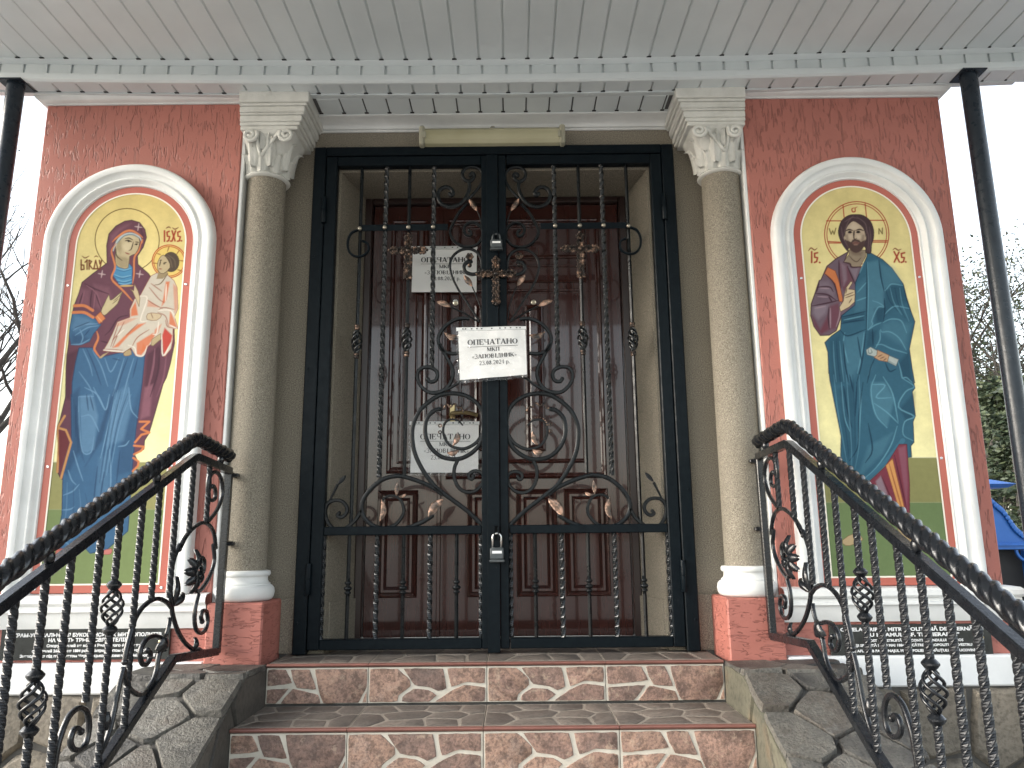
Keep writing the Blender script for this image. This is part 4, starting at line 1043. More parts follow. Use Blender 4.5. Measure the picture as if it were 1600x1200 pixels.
    for k, (a, b, bk) in enumerate(uprights):
        pa = rp(*a); y = pa[1]
        z1 = gtop(y); z0 = rp(*b)[2] if b else zbot(y)+.008
        if bk:
            zb = rp(*bk)[2]; hh = .050
            g = G(); twisted(g, (X, y, z1), (X, y, zb+hh+.012), .0082, .096, 4, .17); twisted(g, (X, y, zb-hh-.012), (X, y, z0), .0082, .096, 4, .17); o = mk(g, 'twisted_bar', mat='rail_bar')
            g = G(); basket(g, (X, y, zb), .0245, .096, 1.6, 5, .0042); mk(g, 'twisted_basket', o, smooth=True)
            for q in (-1, 1):
                g = G(); g.lathe((X, y, zb+q*(hh+.008)), [(.0075, -.014), (.0135, -.010), (.0195, -.002), (.0195, .002), (.0135, .009), (.0075, .013)], 10); mk(g, 'collar', o, angle=35)
        else:
            g = G(); twisted(g, (X, y, z1), (X, y, z0), .0082, .096, 4, .17); mk(g, 'twisted_bar', mat='rail_bar')
    ys = 1.60
    while ys > .95:
        g = G(); twisted(g, (X, ys, gtop(ys)), (X, ys, zbot(ys)+.008), .0082, .096, 4, .17); mk(g, 'twisted_bar', mat='rail_bar'); ys -= .115
    # scrolls
    scr = [(rA([(885, 470), (870, 560), (868, 660), (880, 715), (905, 732), (935, 712), (940, 650), (925, 600), (905, 600)]), .6), (rA([(885, 520), (905, 478), (940, 465), (980, 500), (1005, 590), (1000, 700), (960, 810), (900, 895), (850, 940), (800, 945), (720, 1000), (650, 1090), (600, 1190)]), 1),
           (rA([(850, 940), (900, 985), (930, 1060), (942, 1180)])+rB([(945, 60), (955, 180), (930, 290), (880, 390), (820, 460), (790, 430), (785, 330), (800, 230), (840, 170), (868, 200), (862, 280), (838, 320)]), 1),
           (rA([(650, 1090), (600, 1190)])+rB([(660, 60), (610, 180), (585, 320), (580, 460), (590, 570), (600, 660), (640, 790), (700, 890), (770, 950), (850, 972)]), 1),
           (rB([(590, 600), (540, 545), (470, 520), (400, 545), (330, 610), (275, 700), (240, 820), (205, 960), (190, 1060)]), 1),
           (rB([(820, 480), (795, 580), (785, 700), (800, 785), (840, 815), (880, 780), (898, 700), (885, 630), (855, 625), (840, 670), (850, 715)]), 1),
           (rB([(545, 840), (500, 850), (440, 838), (380, 862), (335, 930), (320, 1010), (340, 1075), (375, 1080), (405, 1030), (405, 980), (385, 960)]), 1),
           (rC([(1385, 115), (1350, 260), (1330, 380), (1280, 500), (1200, 575), (1120, 540), (1070, 460), (1055, 360)]), 1),
           (rC([(1055, 340), (1020, 480), (960, 780), (900, 980), (830, 1110)]), 1),
           (rC([(440, 1320), (470, 1150), (500, 980), (570, 790), (640, 705), (700, 690), (745, 740), (760, 840), (735, 980), (685, 1040), (630, 1040), (600, 980), (620, 890), (655, 860), (690, 890)]), 1)]
    for P, t in scr:
        P = smooth_path(P, 5); g = G(); g.sweep(P, FLAT(.0062, .0062), (1, 0, 0)); o = mk(g, 'scroll', angle=45)
        g = G(); g.ball(P[-1], .009, 10, 7)
        if len(P) > 36: mk(g, 'scroll_eye', o, smooth=True)
    # leaves and rosette of the big ring
    def rleaf(p0, p1, w, bendx=.01):
        a, b = Vector(p0), Vector(p1); d = b-a; L = d.length; t = d/L; n = t.cross(Vector((1, 0, 0))); N, K = 10, 5; V = []; Fc = []
        for i in range(N+1):
            u = i/N; hw = w*math.sin(math.pi*min(1, u*.9+.06))**.7*(1+.25*abs(math.sin(u*9)))
            for j in range(K):
                v = j/(K-1)*2-1; p = a+t*(u*L)+n*v*hw+Vector((bendx*math.sin(math.pi*u)+.008*(1-v*v)-.004, 0, 0)); V.append(tuple(p))
        for i in range(N):
            for j in range(K-1): Fc.append((i*K+j, i*K+j+1, (i+1)*K+j+1, (i+1)*K+j))
        k = len(V); V += [(x-.004, y, z) for x, y, z in V]; Fc += [tuple(q+k for q in f) for f in Fc]
        for i in range(N):
            for j in (0, K-1): Fc.append((i*K+j, (i+1)*K+j, k+(i+1)*K+j, k+i*K+j))
        g = G(); g.add(V, Fc); mk(g, 'leaf', smooth=True)
    q = rB([(790, 300), (800, 100), (745, 180), (712, 290), (715, 400), (760, 478), (835, 380), (600, 580), (640, 330), (690, 470), (830, 520), (770, 970), (795, 850), (850, 960)])
    ctr = q[0]
    for e in q[1:7]: rleaf(ctr, e, .016, .018)
    g = G(); g.sweep([(X+.012, ctr[1]+.024*math.cos(a), ctr[2]+.024*math.sin(a)) for a in np.linspace(0, 2*math.pi*.9, 20)], FLAT(.005, .006), (1, 0, 0)); g.ball((X+.012, ctr[1]+.01, ctr[2]-.012), .009, 10, 7); mk(g, 'rosette', smooth=True)
    rleaf(q[7], q[8], .014, .012); rleaf(q[7], q[9], .011, .016)
    rleaf(q[11], q[12], .012, .012); rleaf(q[11], q[13], .010, .01)
    q2 = rB([(545, 840), (400, 845), (470, 970), (440, 930), (580, 680)]); rleaf(q2[0], q2[2], .022, .014); rleaf(q2[4], q2[0], .005, .004)
    q3 = rC([(920, 720), (860, 800), (905, 880)]); rleaf(q3[0], q3[2], .010, .006)
railing(-1); railing(1)
# ================================================================== lettering
def _arc(cx, cy, rx, ry, a0, a1, n=9): return [(cx+rx*math.cos(R_(a0+(a1-a0)*i/n)), cy+ry*math.sin(R_(a0+(a1-a0)*i/n))) for i in range(n+1)]
TK, TN = .185, .075
def _ring(w=.37, h=.5): return ('ring', w, h)
# strokes: list of (points, width); serifs: list of (x, y, half width)
GLY = {
 'О': (.86, [('ring', .43, .5, .40, .5)], []),
 'П': (.86, [([(.16, 0), (.16, 1)], TK), ([(.70, 0), (.70, 1)], TK), ([(.04, .97), (.82, .97)], TN)], [(.16, 0, .14), (.70, 0, .14)]),
 'Е': (.74, [([(.17, 0), (.17, 1)], TK), ([(.05, .975), (.64, .975)], TN), ([(.05, .025), (.66, .025)], TN), ([(.17, .51), (.48, .51)], TN), ([(.63, .98), (.63, .78)], TN), ([(.66, .02), (.66, .24)], TN), ([(.48, .40), (.48, .62)], TN)], []),
 'Ч': (.82, [([(.64, 0), (.64, 1)], TK), ([(.16, 1), (.16, .62), (.22, .50), (.36, .44), (.50, .46), (.64, .52)], .10)], [(.64, 0, .15), (.64, 1, .15), (.16, 1, .14)]),
 'А': (.86, [([(.12, 0), (.43, 1)], TN), ([(.40, 1), (.72, 0)], TK), ([(.22, .33), (.62, .33)], TN)], [(.12, 0, .12), (.72, 0, .15)]),
 'Т': (.78, [([(.39, 0), (.39, 1)], TK), ([(.04, .975), (.74, .975)], TN), ([(.05, .98), (.05, .74)], TN), ([(.73, .98), (.73, .74)], TN)], [(.39, 0, .16)]),
 'Н': (.88, [([(.16, 0), (.16, 1)], TK), ([(.72, 0), (.72, 1)], TK), ([(.16, .51), (.72, .51)], TN)], [(.16, 0, .14), (.16, 1, .14), (.72, 0, .14), (.72, 1, .14)]),
 'М': (1.06, [([(.14, 0), (.14, 1)], TN), ([(.17, 1), (.52, .03)], TK), ([(.52, .03), (.88, 1)], TN), ([(.88, 0), (.88, 1)], TK)], [(.14, 0, .12), (.14, 1, .10), (.88, 0, .15), (.88, 1, .13)]),
 'К': (.84, [([(.16, 0), (.16, 1)], TK), ([(.20, .50), (.42, .56), (.58, .94), (.70, .96)], TN), ([(.36, .52), (.70, .02)], TK)], [(.16, 0, .14), (.16, 1, .14), (.72, 0, .12)]),
 'З': (.66, [(_arc(.29, .74, .23, .24, 150, -90), .09), (_arc(.30, .26, .26, .26, 90, -150), .10)], []),
 'В': (.78, [([(.17, 0), (.17, 1)], TK), ([(.10, .975), (.36, .975)], TN), (_arc(.36, .75, .20, .225, 90, -90), .10), ([(.17, .52), (.36, .52)], TN), (_arc(.36, .27, .25, .245, 90, -90), .11), ([(.10, .025), (.36, .025)], TN)], [(.14, 0, .11), (.14, 1, .11)]),
 'І': (.42, [([(.21, 0), (.21, 1)], TK)], [(.21, 0, .15), (.21, 1, .15)]),
 'Д': (.90, [([(.22, .04), (.34, .6), (.38, .97)], TN), ([(.66, 0), (.66, 1)], TK), ([(.30, .97), (.78, .97)], TN), ([(.04, .03), (.84, .03)], TN), ([(.06, .03), (.06, -.2)], TN), ([(.82, .03), (.82, -.2)], TN)], []),
 'И': (.88, [([(.16, 0), (.16, 1)], TK), ([(.72, 0), (.72, 1)], TK), ([(.20, .08), (.68, .92)], TN)], [(.16, 0, .14), (.16, 1, .14), (.72, 0, .14), (.72, 1, .14)]),
 '2': (.60, [(_arc(.28, .72, .21, .27, 160, -40, 8)+[(.10, .10)], .09), ([(.06, .06), (.52, .06)], .12)], []),
 '3': (.60, [(_arc(.26, .76, .20, .23, 150, -90), .08), (_arc(.26, .27, .24, .26, 90, -150), .10)], []),
 '0': (.60, [('ring', .29, .5, .24, .5)], []),
 '8': (.60, [('ring', .29, .74, .19, .25), ('ring', .29, .26, .24, .26)], []),
 '4': (.60, [([(.40, 0), (.40, 1)], .12), ([(.40, .98), (.05, .32), (.55, .32)], .06)], []),
 '.': (.30, [([(.12, 0), (.12, .14)], .14)], []),
 'р': (.62, [([(.14, -.28), (.14, .66)], .12), (_arc(.32, .33, .20, .32, 150, -150), .09)], [(.14, -.28, .12)]),
 '«': (.52, [([(.24, .60), (.08, .36), (.24, .12)], .06), ([(.44, .60), (.28, .36), (.44, .12)], .06)], []),
 '»': (.52, [([(.08, .60), (.24, .36), (.08, .12)], .06), ([(.28, .60), (.44, .36), (.28, .12)], .06)], []),
 ' ': (.34, [], [])}
def ribbon(pts, w, taper=None):
    """flat ribbon in 2-D: quads"""
    n = len(pts); L = []; Rr = []
    for i in range(n):
        a = pts[max(i-1, 0)]; b = pts[min(i+1, n-1)]; dx_, dy_ = b[0]-a[0], b[1]-a[1]; l = math.hypot(dx_, dy_) or 1
        nx, ny = -dy_/l, dx_/l; ww = w/2*(taper(i/(n-1)) if taper else 1)
        L.append((pts[i][0]+nx*ww, pts[i][1]+ny*ww)); Rr.append((pts[i][0]-nx*ww, pts[i][1]-ny*ww))
    return [(L[i], L[i+1], Rr[i+1], Rr[i]) for i in range(n-1)]
def glyph_quads(ch):
    adv, st, se = GLY[ch]; q = []
    for s in st:
        if s[0] == 'ring':
            _, cx, cy, rx, ry = s; n = 22; tk = .185 if rx > .3 else .15
            o = [(cx+rx*math.cos(2*math.pi*i/n), cy+ry*math.sin(2*math.pi*i/n)) for i in range(n+1)]
            k = [(cx+(rx-tk)*math.cos(2*math.pi*i/n), cy+(ry-.05)*math.sin(2*math.pi*i/n)) for i in range(n+1)]
            q += [(o[i], o[i+1], k[i+1], k[i]) for i in range(n)]
        else: q += ribbon(s[0], s[1])
    for x, y, h in se:
        yy = .02 if y < .5 else .98
        if y < 0: yy = y
        q.append(((x-h, yy-.022), (x+h, yy-.022), (x+h, yy+.022), (x-h, yy+.022)))
    return adv, q
def text_quads(s, height, x0, y0, width):
    w = sum(GLY[c][0] for c in s)*1.0; sc = width/(w*height)      # fit to the width
    out = []; x = x0
    for c in s:
        adv, q = glyph_quads(c)
        for k in q: out.append(tuple((x+p[0]*height*sc, y0+p[1]*height) for p in k))
        x += adv*height*sc
    return out
def seal_paper(label, tl, tr, bl, br, depth, sleeve, wrinkle, tilt=0):
    """A4 sheet (landscape) described by its photographed corners"""
    A, B, C, D = [np.array(at(*p, depth)) for p in (tl, tr, bl, br)]
    c = (A+B+C+D)/4
    t = thing('sealed_notice', label, 'paper notice', tuple(c), 'sealing notices')
    mp0 = lambda u, v: (A*(1-u)+B*u)*(1-v)+(C*(1-u)+D*u)*v
    def surf(u, v, off=0):
        p = mp0(u, v)
        h = wrinkle*(mnoise.noise(Vector((u*2.2+c[0]*9, v*2.0, c[2]*5)))*.7+.25*mnoise.noise(Vector((u*6, v*5, c[2]*9))))
        return (p[0], p[1]-off+h, p[2])
    def sheet(name, u0, u1, v0, v1, off, nx, ny, mat, par, sm=True, amp=0):
        g = G(); V = []; Fc = []
        for j in range(ny+1):
            for i in range(nx+1):
                u = u0+(u1-u0)*i/nx; v = v0+(v1-v0)*j/ny; p = surf(u, v, off)
                if amp: p = (p[0], p[1]-amp*abs(mnoise.noise(Vector((u*7+v*4, v*6-u*3, c[2]*7))))-amp*.6*abs(mnoise.noise(Vector((u*15, v*13+u*8, c[2]))))+amp*.4, p[2])
                V.append(p)
        for j in range(ny):
            for i in range(nx): Fc.append((j*(nx+1)+i, j*(nx+1)+i+1, (j+1)*(nx+1)+i+1, (j+1)*(nx+1)+i))
        g.add(V, Fc); return g.make(name, mat, par, smooth=sm)
    sheet('sheet', 0, 1, 0, 1, 0, 30, 22, 'paper', t)
    rows = [('ОПЕЧАТАНО', .13, .88, .305, .115), ('МКП', .415, .605, .445, .08), ('«ЗАПОВІДНИК»', .19, .86, .585, .085), ('23.08.2024 р.', .295, .755, .725, .085)]
    g = G()
    for s, u0, u1, vb, hh in rows:
        for k in text_quads(s, hh*.707, u0, 0, (u1-u0)):
            g.add([surf(p[0], vb-p[1]/.707, .0012) for p in k], [(0, 1, 2, 3)])
    for u0, u1, v in ((.13, .88, .345),):
        for i in range(12):
            a, b = u0+(u1-u0)*i/12, u0+(u1-u0)*(i+1)/12; g.add([surf(a, v-.004, .0012), surf(b, v-.004, .0012), surf(b, v+.004, .0012), surf(a, v+.004, .0012)], [(0, 1, 2, 3)])
    g.make('lettering', 'ink', t, fix=False)
    # punched strip of the sleeve above the sheet
    v0 = -.075
    sheet('punched_strip', -.03, 1.01, v0, -.004, .001, 20, 2, 'strip_film', t)
    for u in (.07, .11, .2, .28, .35, .5, .62, .70, .78, .87, .92):
        g = G(); g.add([surf(u-.011, v0+.022, .0022), surf(u+.011, v0+.022, .0022), surf(u+.011, v0+.045, .0022), surf(u-.011, v0+.045, .0022)], [(0, 1, 2, 3)]); g.make('punch_hole', 'ink', t, fix=False)
    if sleeve: sheet('plastic_sleeve', -.035, 1.012, -.01, 1.07, .0035, 60, 44, 'plastic_film', t, True, .006)
    return t
mottled('strip_film', (.55, .56, .56, 1), (.68, .69, .69, 1), 12, .3, .0006, 60)
seal_paper('white sealing notice taped high on the door behind the left gate leaf', (645, 390), (745, 389), (643, 456.5), (744.5, 456.5), DOOR_Y-.012, False, .002)
seal_paper('white sealing notice in crumpled sleeve fixed on the middle of the gate', (716, 517.5), (821, 515), (718.5, 594), (823.5, 585), 3.048, True, .010)
seal_paper('white sealing notice in plastic sleeve low on the door under the handle', (643, 664), (748, 664), (641, 738.5), (747, 738.5), DOOR_Y-.014, True, .003)
# ------------------------------------------------------------------ plaques
def font_mesh(txt, size, bold=.0, shear=0, xs_=1.0):
    cu = bpy.data.curves.new('lettering', 'FONT'); cu.body = txt; cu.size = size; cu.align_x = 'CENTER'; cu.offset = bold; cu.resolution_u = 2; cu.shear = shear; cu.extrude = 0
    o = bpy.data.objects.new('tmp', cu); COL.objects.link(o); dg = bpy.context.evaluated_depsgraph_get(); me = bpy.data.meshes.new_from_object(o.evaluated_get(dg))
    v = [tuple(p.co) for p in me.vertices]; f = [tuple(p.vertices) for p in me.polygons]
    bpy.data.objects.remove(o); bpy.data.meshes.remove(me); bpy.data.curves.remove(cu)
    w = max(p[0] for p in v)-min(p[0] for p in v); cx = (max(p[0] for p in v)+min(p[0] for p in v))/2
    return [(p[0]-cx, p[1]) for p in v], f, w
def plaque(label, x0, x1, z0, z1, rows):
    y = PIER_Y-.0065; t = thing('memorial_plaque', label, 'plaque', ((x0+x1)/2, y, (z0+z1)/2), 'plaques under the icons')
    g = G(); g.box(x0, x1, y-.012, y-.0005, z0, z1, .0015); g.make('slab', 'granite_black', t)
    for txt, xc, zb, h, w in rows:
        v, f, w0 = font_mesh(txt, h*1.38, h*.055); k = w/w0
        g = G(); g.add([(xc+p[0]*k, y-.0128, zb+p[1]) for p in v], f); g.make('lettering', 'white_ink', t, fix=False)
    for xx in (x0+.035, x1-.035):
        g = G(); g.ball((xx, y-.013, (z0+z1)/2+.005), (.007, .004, .007), 12, 7); g.make('brass_screw', 'brass', t, smooth=True)
pl = lambda px, py: at(px, py, PIER_Y-.018)
a = pl(3, 983); b = pl(263, 1030); lx0, lx1, lz1, lz0 = a[0], b[0], pl(140, 981)[2], pl(140, 1031)[2]
def plx(px, py=1000): return pl(px, py)[0]
lc = (plx(55)+plx(252))/2
L0 = [( 'ХРАМ-УСИПАЛЬНИЦЯ БУКОВИНСЬКИХ МИТРОПОЛИТІВ', plx(20), plx(252), 994.5, .0125), ('НА ЧЕСТЬ ТРЬОХ СВЯТИТЕЛІВ', plx(76), plx(200), 1002.5, .0125), ('Споруджений на кошти Релігійного фонду та', plx(74), plx(220), 1010.5, .0095), ('освячений 26 травня 1884 року Митрополитом Сильвестром', plx(52), plx(232), 1018.5, .0095), ('Знаходиться під патронатом Чернівецько-Буковинської Митрополії', plx(34), plx(245), 1026.5, .0095)]
plaque('black plaque with white Cyrillic lettering under the left icon', lx0, lx1, lz0, lz1, [(t, (u+v)/2, pl(140, y)[2], h, v-u) for t, u, v, y, h in L0])
rx0, rx1 = plx(1297), plx(1550); rz1, rz0 = pl(1420, 975)[2], pl(1420, 1024)[2]
R0 = [('CAPELA-CRIPTĂ MITROPOLITANĂ DIN CERNĂUȚI', plx(1314), plx(1538), 985.5, .0125), ('CU HRAMUL „SF. TREI IERARHI”', plx(1352), plx(1500), 994, .0125), ('A FOST CONSTRUITĂ DIN CONTUL FONDULUI RELIGIOS', plx(1350), plx(1505), 1002.3, .0088), ('ȘI SFINȚITĂ LA 20 MAI 1884 DE CĂTRE MITROPOLITUL SILVESTRU', plx(1336), plx(1518), 1009.7, .0088), ('SE AFLĂ SUB PATRONAJUL MITROPOLIEI CERNĂUȚULUI ȘI BUCOVINEI', plx(1330), plx(1525), 1018.3, .0088)]
plaque('black plaque with white Latin lettering under the right icon', rx0, rx1, rz0, rz1, [(t, (u+v)/2, pl(1420, y)[2], h, v-u) for t, u, v, y, h in R0])
# ================================================================== the two painted icons
IC_Y = PIER_Y-.0095
def project_np(X, Y, Zc):
    dx_, dy_, dz_ = X-CX, Y, Zc-CZ
    x = dx_*cyw-dy_*syw; y = dx_*syw+dy_*cyw
    Fd = y*cp+dz_*sp; U = -y*sp+dz_*cp
    return 800+F_PX*(x*cr-U*sr)/Fd, 600-F_PX*(x*sr+U*cr)/Fd
class Paint:
    """paints flat colour, soft strokes and folds on the panel's vertices"""
    def __init__(s, cx, half, z0, spring, step=.0021):
        nx = int(2*half/step)+1; nz = int((spring+half-z0)/step)+1
        xs_ = np.linspace(cx-half, cx+half, nx); zs = np.linspace(z0, spring+half, nz)
        s.X, s.Zz = np.meshgrid(xs_, zs); s.nx, s.nz = nx, nz
        s.U, s.V = project_np(s.X, IC_Y, s.Zz); s.c = np.zeros((nz, nx, 3)); s.cx, s.half, s.spring = cx, half, spring
        s.aa = .55
        # offset of the painted figure in photo pixels
    def box(s, P, pad):
        P = np.array(P); a, b = P.min(0)-pad, P.max(0)+pad
        return np.where((s.U >= a[0]) & (s.U <= b[0]) & (s.V >= a[1]) & (s.V <= b[1]))
    @staticmethod
    def col(c): return np.array([lin(v) for v in c])*.78
    def blend(s, idx, cov, c):
        cov = cov[:, None]; s.c[idx] = s.c[idx]*(1-cov)+s.col(c)*cov
    @staticmethod
    def segdist(u, v, P, closed):
        d = np.full(u.shape, 1e9); best = np.zeros(u.shape); n = len(P); L = 0; tot = sum(math.dist(P[i], P[(i+1) % n]) for i in range(n if closed else n-1)) or 1
        for i in range(n if closed else n-1):
            a, b = P[i], P[(i+1) % n]; ex, ey = b[0]-a[0], b[1]-a[1]; l2 = ex*ex+ey*ey or 1e-9
            t = np.clip(((u-a[0])*ex+(v-a[1])*ey)/l2, 0, 1); dd = np.hypot(u-a[0]-t*ex, v-a[1]-t*ey); l = math.sqrt(l2)
            m_ = dd < d; d = np.where(m_, dd, d); best = np.where(m_, (L+t*l)/tot, best); L += l
        return d, best
    def fill(s, P, c, alpha=1., soft=.6, sm=0, edge=None, ew=.8):
        if sm: P = smooth_path(P, sm, True)
        idx = s.box(P, 3+soft)
        u, v = s.U[idx], s.V[idx]; ins = np.zeros(u.shape, bool); n = len(P)
        for i in range(n):
            (x1, y1), (x2, y2) = P[i][:2], P[(i+1) % n][:2]
            if y1 == y2: continue
            ins ^= ((y1 > v) != (y2 > v)) & (u < (x2-x1)*(v-y1)/(y2-y1)+x1)
        d, _ = s.segdist(u, v, P, True); sd_ = np.where(ins, d, -d)
        s.blend(idx, np.clip(.5+sd_/(2*soft), 0, 1)*alpha, c)
        if edge: s.blend(idx, np.clip(1.2*(ew-d)/.8, 0, 1)*.85, edge)
    def line(s, P, w, c, alpha=1., sm=4, taper=True, soft=.7):
        if sm and len(P) > 2: P = smooth_path(P, sm)
        idx = s.box(P, w+2); d, t = s.segdist(s.U[idx], s.V[idx], P, False)
        ww = w*.58*(np.sin(np.pi*np.clip(t, .03, .97))**.5 if taper else 1)
        s.blend(idx, np.clip(.5+(ww-d)/(2*soft)+.15, 0, 1)*alpha, c)
    def circle(s, c0, rx, ry, w, c, a0=0, a1=360): s.line([(c0[0]+rx*math.cos(R_(a0+(a1-a0)*i/48)), c0[1]+ry*math.sin(R_(a0+(a1-a0)*i/48))) for i in range(49)], w, c, 1, 0, False, .5)
    def ground(s, top, low, y_h, olive, y_g, green):
        t = np.clip((s.V-300)/(420), 0, 1)[..., None]; s.c[:] = (s.col(top)*(1-t)+s.col(low)*t)*1.08  # gold pales downwards: reflected light of the leaf painted into the colour
        rnd = np.random.RandomState(4); nz = rnd.rand(40, 14); 
        gi = np.clip((s.V-280)/650*39, 0, 38.9); gj = np.clip((s.X-s.X.min())/(s.X.max()-s.X.min())*13, 0, 12.9)
        i0, j0 = gi.astype(int), gj.astype(int); fi, fj = gi-i0, gj-j0
        nn = nz[i0, j0]*(1-fi)*(1-fj)+nz[i0+1, j0]*fi*(1-fj)+nz[i0, j0+1]*(1-fi)*fj+nz[i0+1, j0+1]*fi*fj
        s.c *= (.88+.2*nn)[..., None]
        for y, c in ((y_h, olive), (y_g, green)):
            k = np.clip((s.V-y)/1.2+.5, 0, 1)[..., None]; s.c = s.c*(1-k)+s.col(c)*k
            k = np.clip(1.0-np.abs(s.V-y)/.9, 0, 1)[..., None]*(.8 if c is olive else .25); s.c = s.c*(1-k)+s.col((225, 220, 190))*k
    def build(s, par):
        inside = (s.Zz <= s.spring) | ((s.X-s.cx)**2+(s.Zz-s.spring)**2 <= (s.half+.001)**2)
        ids = -np.ones(inside.shape, int); ids[inside] = np.arange(inside.sum())
        loc = root_loc(par); V = np.stack([s.X[inside]-loc[0], np.full(inside.sum(), IC_Y-loc[1]), s.Zz[inside]-loc[2]], 1)
        q = np.stack([ids[:-1, :-1], ids[:-1, 1:], ids[1:, 1:], ids[1:, :-1]], -1).reshape(-1, 4); q = q[(q >= 0).all(1)]
        me = bpy.data.meshes.new('painting'); me.vertices.add(len(V)); me.vertices.foreach_set('co', V.ravel()); me.loops.add(q.size); me.loops.foreach_set('vertex_index', q.ravel().astype(np.int32))
        me.polygons.add(len(q)); me.polygons.foreach_set('loop_start', np.arange(0, q.size, 4, dtype=np.int32)); me.polygons.foreach_set('loop_total', np.full(len(q), 4, np.int32)); me.update(calc_edges=True)
        ca = me.color_attributes.new('paint', 'FLOAT_COLOR', 'POINT'); cc = np.ones((len(V), 4), np.float32); cc[:, :3] = s.c[inside]; ca.data.foreach_set('color', cc.ravel())
        me.materials.append(M['icon_paint']); o = bpy.data.objects.new('painting', me); COL.objects.link(o); o.parent = par; return o
def icon_panel(s, label, painter):
    t = thing('icon_panel', label, 'icon', (s*PCX, IC_Y, SILL), 'icons on the piers')
    hb, hg = .2525, .2235; zb, zg = SILL+.006, SILL+.036
    g = G(); g.prism([(s*PCX+x, PIER_Y-.0005, z) for x, z in [(-hb, zb), (hb, zb), (hb, SPRING)]+[(hb*math.cos(math.pi*i/30), SPRING+hb*math.sin(math.pi*i/30)) for i in range(1, 30)]+[(-hb, SPRING)]],
                     [(s*PCX+x, IC_Y+.0012, z) for x, z in [(-hb, zb), (hb, zb), (hb, SPRING)]+[(hb*math.cos(math.pi*i/30), SPRING+hb*math.sin(math.pi*i/30)) for i in range(1, 30)]+[(-hb, SPRING)]])
    g.make('board', 'icon_border', t)
    def ring(name, ho, hi, zo, zi, y, mat):
        def path(h, z): return [(s*PCX-h, z)]+[(s*PCX-h*math.cos(math.pi*i/40), SPRING+h*math.sin(math.pi*i/40)) for i in range(41)]+[(s*PCX+h, z)]
        A, B = path(ho, zo), path(hi, zi); n = len(A); V = [(x, y, z) for x, z in A]+[(x, y, z) for x, z in B]
        g = G(); g.add(V, [(i, (i+1) % n, n+(i+1) % n, n+i) for i in range(n)]); return g.make(name, mat, t)
    ring('border', hb, hg-.001, zb, zg-.001, IC_Y-.0010, 'icon_border'); ring('border_line', hg+.0025, hg-.0035, zg-.0025, zg+.0035, IC_Y-.0016, 'cream_line')
    p = Paint(s*PCX, hg-.001, zg, SPRING); painter(p); p.build(t)
    for x, z in ((-.238, .72), (.238, .72), (-.238, 1.45), (.238, 1.45), (-.236, SILL+.022), (.236, SILL+.022)):
        g = G(); g.lathe((s*PCX+x, IC_Y-.001, z), [(.0055, 0), (.0055, .0018), (.003, .0026), (.0005, .002)], 10, 'Y'); g.make('screw', 'steel_bright', t)
    return t
